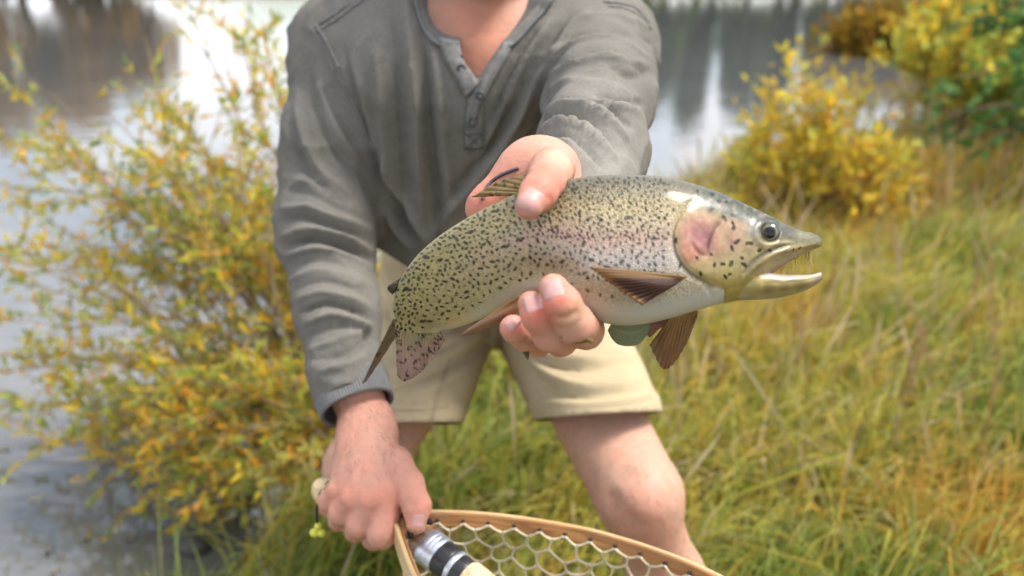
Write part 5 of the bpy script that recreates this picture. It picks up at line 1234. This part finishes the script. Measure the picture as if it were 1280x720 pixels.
# eye: ball, gold ring, pupil
i_e = np.unravel_index(np.argmin(er + (sn_[None, :] < 0) * 999), er.shape); ec = P3[i_e]; out = unit(np.array([0, 0, HC]) - ec); out = unit(out + np.array([.12, 0, .05]))
mb = MB(); V_, F_ = ball(ec - out * .0035, .0088, 24, 36, out); ang = np.arccos(np.clip((V_ - (ec - out * .0035)) @ out / .0088, -1, 1))
ecol = np.zeros((len(V_), 3)) + np.array([0.075, 0.08, 0.065]); ecol = col_mix(ecol, (0.05, 0.05, 0.045), np.exp(-((ang - .85) / .12) ** 2)); ecol = col_mix(ecol, (0.34, 0.29, 0.15), np.exp(-((ang - .52) / .05) ** 2)); ecol = col_mix(ecol, (0.10, 0.10, 0.08), np.exp(-((ang - .62) / .10) ** 2) * .7); ecol = col_mix(ecol, (0.006, 0.006, 0.006), smooth(.48, .43, ang))
m_feye = material('wet_eye', use_col=True, rough=.08, spec=.4, coat=.15)
fparts.append(mesh_obj('eye', V_, F_, m_feye, col=ecol))
# golden strands added across the gape, for grass seen through it
m_mouth_strand = material('amber_strand', (0.50, 0.36, 0.06), .35, .5, trans=.2)
rt_ = np.random.default_rng(3)
twg = MB(); twg.add(*tube(catmull([px(651, 416, .535), px(653, 428, .532), px(657, 438, .530), px(660, 449, .531)], 12), np.array([.0022, .0024, .0026, .0030, .0032, .0030, .0027, .0024, .0022, .0018, .0012, .0006]), 7))
tag(twg.build('twig', material('wet_twig', (.09, .075, .03), .5, .4, noise=(200, .4))), 'short wet brown twig dangling below the angler\'s little finger', 'twig')
for k in range(30):
    a = lerp(972, 1019, rt_.uniform()); y0 = np.interp(a, [957, 976, 998, 1015, 1024], [344, 327, 317, 311, 309]) - 1; y1 = np.interp(a, [958, 978, 998, 1012, 1022], [348, 349, 347, 344, 341]) + 2
    y1 = lerp(y0, y1, rt_.uniform(.3, .9)) if rt_.uniform() < .75 else y1
    dd = .540 + rt_.uniform(-.008, .010); mb = MB(); V_, F_ = tube(px(np.array([a, a + rt_.normal(0, 1), a + rt_.normal(0, 4.0)]), np.array([y0, (y0 + y1) / 2, y1]), np.array([dd, dd, dd])), np.array([.00030, .00026, .00010]) * rt_.uniform(.6, 1.3), 4); mb.add(V_, F_)
    fparts.append(mb.build('mouth_strand', m_mouth_strand))
adopt(trout, *fparts)

# ------------------------------------------------------------------ wet leaves stuck to hand and fish
def flat_leaf(name, pts, w, depth, colr, label, curl=.002, stem=None, veins=7):
    """leaf blade along a photo-space midrib with given half widths (px)"""
    n = 26; mid = catmull([(a, b, depth) for a, b in pts], n); wd = catmull([(x,) for x in w], n)[:, 0]; T_ = unit(np.gradient(mid[:, :2], axis=0)); Nn_ = np.stack([-T_[:, 1], T_[:, 0]], 1)
    k = 13; tq = np.linspace(-1, 1, k); VV_ = []; cl = []
    for i in range(n):
        for q in tq:
            p_ = mid[i, :2] + Nn_[i] * wd[i] * q * (1 + .02 * math.sin(i * .7 + 2 * (q > 0))); VV_.append(px(p_[0], p_[1], depth - curl * (1 - q * q) + .0001 * math.sin(i * 1.3 + 3 * abs(q))))
            cl.append(np.array(colr) * (1 + .25 * math.exp(-(q / .1) ** 2) + .035 * math.sin(i * 2 * math.pi * veins / n + abs(q) * 3)))
    o = mesh_obj(name, np.array(VV_), grid_faces(n, k), m_leaf, col=np.array(cl)); md = o.modifiers.new('s', 'SOLIDIFY'); md.thickness = .0006
    return tag(o, label, 'leaf')
flat_leaf('leaf', [(762, 408), (772, 413), (784, 416), (797, 415), (812, 406)], [5, 14, 17, 13, 2], .557, (0.40, 0.45, 0.27), 'round grey green leaf stuck under the trout\'s belly', curl=.0004)
flat_leaf('leaf', [(700, 419), (712, 423), (722, 424), (734, 424), (742, 428)], [1.5, 4, 5, 3, .6], .487, (0.38, 0.27, 0.09), 'small curled tan leaf under the angler\'s middle finger')
# ------------------------------------------------------------------ landing net
net = empty('landing_net', tuple(px(495, 640, .81)))
nparts = []
A_, B_n, C_n = px(495, 640, .81), px(905, 720, .74), px(515, 720, .68)
nrm = unit(np.cross(B_n - A_, C_n - A_)); nrm = nrm if nrm[2] > 0 else -nrm
def on_plane(u_, v_):
    r = px(u_, v_, 1.0) - np.array([0, 0, HC]); o = np.array([0, 0, HC]); return o + r * (((A_ - o) @ nrm) / (r @ nrm))
ax1 = unit(on_plane(800, 800) - A_); ax2 = np.cross(nrm, ax1)      # long and short axes in the hoop plane
HOOP = np.array([(-.004, .003), (.014, .034), (.041, .068), (.072, .096), (.106, .120), (.143, .140), (.184, .153), (.218, .159), (.252, .161), (.290, .157), (.335, .140), (.375, .105), (.398, .055), (.402, .0), (.385, -.055), (.345, -.098), (.290, -.120), (.230, -.118), (.170, -.101), (.115, -.075), (.062, -.045), (.022, -.020), (-.004, -.004)])
hp = catmull(HOOP, 400); hseg = np.concatenate([[0], np.cumsum(np.linalg.norm(np.diff(hp, axis=0), axis=1))]); hs = hseg / hseg[-1]
def hoop_pt(s_, inset=0.0, drop=0.0):
    s_ = np.asarray(s_, float); p_ = np.stack([np.interp(s_, hs, hp[:, 0]), np.interp(s_, hs, hp[:, 1])], -1)
    e = 1e-3; q = np.stack([np.interp(np.clip(s_ + e, 0, 1), hs, hp[:, 0]), np.interp(np.clip(s_ + e, 0, 1), hs, hp[:, 1])], -1) - np.stack([np.interp(np.clip(s_ - e, 0, 1), hs, hp[:, 0]), np.interp(np.clip(s_ - e, 0, 1), hs, hp[:, 1])], -1)
    t_ = unit(q); inn = np.stack([t_[..., 1], -t_[..., 0]], -1)
    p_ = p_ + inn * inset; return A_ + p_[..., 0:1] * ax1 + p_[..., 1:2] * ax2 - nrm * drop
def wood_extra(light, darkc, sx):
    def f(t, b, tc, col):
        lk = t.links.new; a = t.nodes.new('ShaderNodeAttribute'); a.attribute_name = 'fuv'
        mp = t.nodes.new('ShaderNodeMapping'); mp.inputs['Scale'].default_value = (sx, 90, 90); lk(a.outputs['Vector'], mp.inputs['Vector'])
        n = t.nodes.new('ShaderNodeTexNoise'); n.inputs['Scale'].default_value = 1.0; n.inputs['Detail'].default_value = 6; n.inputs['Distortion'].default_value = 1.2; lk(mp.outputs['Vector'], n.inputs['Vector'])
        cr = t.nodes.new('ShaderNodeValToRGB'); cr.color_ramp.elements[0].position = .36; cr.color_ramp.elements[1].position = .62; cr.color_ramp.elements[0].color = (*darkc, 1); cr.color_ramp.elements[1].color = (*light, 1)
        lk(n.outputs['Fac'], cr.inputs['Fac']); lk(cr.outputs['Color'], b.inputs['Base Color'])
        bp = t.nodes.new('ShaderNodeBump'); bp.inputs['Strength'].default_value = .15; bp.inputs['Distance'].default_value = .0006; lk(n.outputs['Fac'], bp.inputs['Height']); lk(bp.outputs['Normal'], b.inputs['Normal'])
    return f
m_ash = material('pale_ash_strip', rough=.38, spec=.45, coat=.3, extra=wood_extra((.66, .47, .24), (.52, .33, .14), 14))
m_cherry = material('cherry_strip', rough=.34, spec=.45, coat=.3, extra=wood_extra((.44, .21, .07), (.20, .08, .025), 9))
m_olive = material('zebra_handle_wood', rough=.36, spec=.45, coat=.3, extra=wood_extra((.52, .30, .11), (.20, .09, .03), 26))
m_butt = material('butt_end_grain', (.62, .47, .27), .6, .3, noise=(60, .25), bump=[('noise', (120, 120, 120), .5, .002, 'o')])
def strip(name, i0, i1, z0, z1, mat, s0=0.0, s1=1.0, n=260):
    """one bent lamination: rounded rectangle between insets i0..i1 and drops z0..z1"""
    s_ = np.linspace(s0, s1, n); r = .0009
    ring = [(i0, z0 + r), (i0 + r, z0), (i1 - r, z0), (i1, z0 + r), (i1, z1 - r), (i1 - r, z1), (i0 + r, z1), (i0, z1 - r)]
    VV_ = np.stack([hoop_pt(s_, a, b) for a, b in ring], 1).reshape(-1, 3)
    uv_ = np.stack([np.stack([s_ * hseg[-1], np.full(n, a), np.full(n, b)], -1) for a, b in ring], 1).reshape(-1, 3)
    Fc = [tuple(f) for f in grid_faces(n, 8, True)] + [tuple(range(8)), tuple(reversed(range((n - 1) * 8, n * 8)))]
    o = mesh_obj(name, VV_, Fc, mat, uv=uv_, shade=False); nparts.append(o); return o
strip('outer_lamination', 0.0, .0042, 0.0, .0165, m_ash); strip('inner_lamination', .0044, .0076, .0008, .0158, m_cherry, .012, .988)
# throat block, handle and rounded butt: an oval section swept from between the arms to the butt
hb = lambda u_, v_, d_: px(u_, v_, d_)
path = catmull([A_ + ax1 * .034 - nrm * .0095, A_ + ax1 * .018 - nrm * .0095, A_ - ax1 * .002 - nrm * .010, hb(468, 636, .826) - nrm * .006, hb(440, 624, .840) - nrm * .006, hb(418, 612, .852) - nrm * .006, hb(404, 604, .860) - nrm * .006], 90)
tt_ = np.linspace(0, 1, 90); wA = np.interp(tt_, [0, .16, .33, .45, .6, .8, .93, 1], [.024, .0175, .0130, .0115, .0125, .0145, .0150, .0130]); wB = np.interp(tt_, [0, .33, .5, .8, .95, 1], [.0078, .0085, .0095, .0125, .0140, .0125])
Tn = unit(np.gradient(path, axis=0)); sd3 = unit(np.cross(nrm, Tn)); up3 = np.cross(Tn, sd3); ang = np.linspace(0, 2 * np.pi, 28, endpoint=False); sq_ = lambda x: np.sign(x) * np.abs(x) ** .75
VV_ = (path[:, None] + sd3[:, None] * (wA[:, None] * sq_(np.cos(ang))[None])[..., None] + up3[:, None] * (wB[:, None] * sq_(np.sin(ang))[None])[..., None]).reshape(-1, 3)
uv_ = np.stack([np.repeat(tt_ * .2, 28), np.tile(np.cos(ang) * .02, 90), np.tile(np.sin(ang) * .012, 90)], -1)
cut = 78 * 28
nparts.append(mesh_obj('handle', VV_[:79 * 28], [tuple(f) for f in grid_faces(79, 28, True)] + [tuple(range(28))], m_olive, uv=uv_[:79 * 28]))
bt = VV_[78 * 28:].reshape(12, 28, 3); cE = path[-1]; dome = [cE + (bt[-1] - cE) * k_ + Tn[-1] * z_ for k_, z_ in ((.92, .004), (.72, .0075), (.40, .0100), (.02, .0110))]
bv = np.vstack([bt.reshape(-1, 3)] + dome); bv = bv + value_noise(bv, 160, 7)[:, None] * .0007
butt = mesh_obj('butt_cap', bv, [tuple(f) for f in grid_faces(16, 28, True)], m_butt); nparts.append(butt)
ringp = path[80] + sd3[80] * (wA[80] * 1.03 * np.cos(ang))[:, None] + up3[80] * (wB[80] * 1.06 * np.sin(ang))[:, None]
mb = MB(); mb.add(*tube(np.vstack([ringp, ringp[:1]]), .0007, 5)); nparts.append(mb.build('groove_line', m_thread))
# metal-dark binding threads on the rim
m_black = material('black_lashing', (.015, .014, .013), .6, .3)
for s0_ in (.395,):
    ringp = np.stack([hoop_pt(np.array(s0_), a, b) for a, b in [(-.0006, .0), (-.0006, .019), (.0094, .019), (.0094, .0), (-.0006, .0)]]); mb = MB(); mb.add(*tube(np.repeat(ringp, 1, 0), .0006, 5)); nparts.append(mb.build('binding', m_cherry))
# netting: hexagonal rubber mesh laced to the hoop
NC, NR = 38, 13
m_mesh = material('cream_rubber_mesh', (.60, .52, .36), .42, .5, noise=(50, .12), sss=.15)
ctr = hoop_pt(np.linspace(0, 1, 60, endpoint=False)).mean(0)
def bag(s_, row):
    s_ = np.mod(s_, 1.0); s_ = .015 + .97 * s_
    top = hoop_pt(s_, .0100, .0100); dp = .0205 * row; D = .29
    q = math.sqrt(max(0.0, 1 - (min(dp, D * .985) / D) ** 2.4)); p_ = ctr + (top - ctr) * q
    return p_ - np.array([0, 0, 1.0]) * dp * (1 - .12 * smooth(0, .29, dp)) + np.array([math.sin(s_ * 60 + row * 1.7) * .0034, math.cos(s_ * 47 + row) * .0034, math.sin(s_ * 83 + row * 2) * .0030]) * min(row, 1)
node = {}
def nd(r, j):
    j %= 2 * NC; k_ = (r, j)
    if k_ not in node:
        up_ = (j + r) % 2 == 0; node[k_] = bag(j / (2 * NC), r + (-.20 if up_ else .20) + .20)
    return node[k_]
mb = MB()
def strand(a, b, sag=.0012):
    m_ = (a + b) / 2 - np.array([0, 0, sag]); P_ = catmull([a, m_, b], 6); mb.add(*tube(P_, np.array([1.30, 1.02, .88, .88, 1.02, 1.30]) * .00138, 7))
for r in range(NR):
    for j in range(2 * NC):
        strand(nd(r, j), nd(r, j + 1))
        if (j + r) % 2 == 1 and r + 1 < NR: strand(nd(r, j), nd(r + 1, j))
for k_, p_ in node.items(): mb.add(*ball(p_, .0018, 5, 7))
netting = mb.build('netting', m_mesh); netting['kind'] = 'stuff'; nparts.append(netting)
for j in range(0, 2 * NC, 2):
    s_ = .015 + .97 * j / (2 * NC); a = hoop_pt(np.array(s_), .0085, .0085); p_ = nd(0, j); mb = MB(); mb.add(*ball(lerp(a, p_, .45), .0024, 6, 8)); mb.add(*tube(np.stack([hoop_pt(np.array(s_), .004, .0085), p_]), .0012, 5)); nparts.append(mb.build('lacing_knot', m_black))
# black lashing in the throat
for (a, b, c_) in [((532, 652, .783), (540, 655, .781), .0035), ((511, 668, .775), (514, 673, .772), .004), ((506, 660, .785), (512, 668, .778), .003)]:
    mb = MB(); mb.add(*tube(np.stack([px(*a), lerp(px(*a), px(*b), .5) + .001, px(*b)]), np.array([c_ * .7, c_, c_ * .6]), 8)); nparts.append(mb.build('lashing', m_black))
# lanyard with yellow beads under the butt
m_bead = material('yellow_bead', (.60, .62, .06), .35, .5, coat=.4)
e0_ = path[-3] - up3[-3] * .010
P_ = catmull([e0_, px(397, 632, .862), px(396, 650, .862), px(397, 656, .862)], 24); mb = MB(); mb.add(*tube(P_, .0016, 6)); lan = mb.build('lanyard', m_black); nparts.append(lan)
bl = []
for (a, b, r_) in [(393, 666, .0052), (401.5, 666.5, .0045), (397.5, 658, .0042)]:
    mb = MB(); mb.add(*ball(px(a, b, .862), r_, 10, 14)); bl.append(mb.build('bead', m_bead))
adopt(net, *nparts); adopt(lan, *bl)
tag(net, 'teardrop wooden landing net with cream rubber mesh gripped in the angler\'s right hand', 'net')

# ------------------------------------------------------------------ fly rod lying in the net
rod = empty('fly_rod', tuple(px(508, 652, .80))); rp = []
r0_, r1_ = px(500, 655, .815), px(592, 728, .765); rd = unit(r1_ - r0_)
def lathe(name, prof, mat, k=28):
    """prof rows: distance along the rod, radius"""
    prof = [(x, r * (1.02 if r > .006 else 1)) for x, r in prof]; a = unit(np.cross(rd, np.array([0, 0, 1.0]))); b = np.cross(rd, a); an = np.linspace(0, 2 * np.pi, k, endpoint=False)
    VV_ = np.vstack([r0_ + rd * x + r * (np.cos(an)[:, None] * a + np.sin(an)[:, None] * b) for x, r in prof])
    o = mesh_obj(name, VV_, [tuple(f) for f in grid_faces(len(prof), k, True)] + [tuple(range(k)), tuple(reversed(range((len(prof) - 1) * k, len(prof) * k)))], mat); md = o.modifiers.new('b', 'BEVEL'); md.width = .0006; md.segments = 2; md.limit_method = 'ANGLE'
    rp.append(o); return o
m_insert = material('walnut_insert', (.22, .115, .06), .35, .5, coat=.5, noise=(40, .3)); m_alu = material('brushed_aluminium', (.62, .66, .74), .35, .5, metallic=.85, noise=(60, .15)); m_dark = material('black_anodised', (.02, .02, .022), .35, .5); m_cork = material('cork', (.56, .43, .27), .85, .2, noise=(140, .35, 4), bump=[('noise', (300, 300, 300), .6, .001, 'o')]); m_blank = material('graphite_blank', (.03, .04, .035), .25, .5, coat=.5)
lathe('reel_seat_insert', [(0, .013), (.002, .0165), (.040, .0165)], m_insert)
lathe('hood', [(.038, .0176), (.046, .0182), (.047, .0176), (.050, .0182), (.051, .0176), (.054, .0182), (.058, .0180)], m_alu)
lathe('reel_foot_clamp', [(.057, .0168), (.072, .0172), (.074, .0160)], m_dark); lathe('winding_ring', [(.074, .0165), (.078, .0168), (.080, .0162)], m_alu); lathe('winding_check', [(.080, .0158), (.092, .0155)], m_dark)
lathe('cork_grip', [(.091, .0150), (.095, .0172), (.115, .0168), (.150, .0140), (.200, .0135), (.235, .0150), (.262, .0105)], m_cork)
lathe('blank', [(.255, .0050), (.60, .0042), (.95, .0034)], m_blank, 12)
adopt(rod, *rp); tag(rod, 'fly rod butt with walnut seat, silver hood and cork grip seen through the mesh', 'fishing rod')
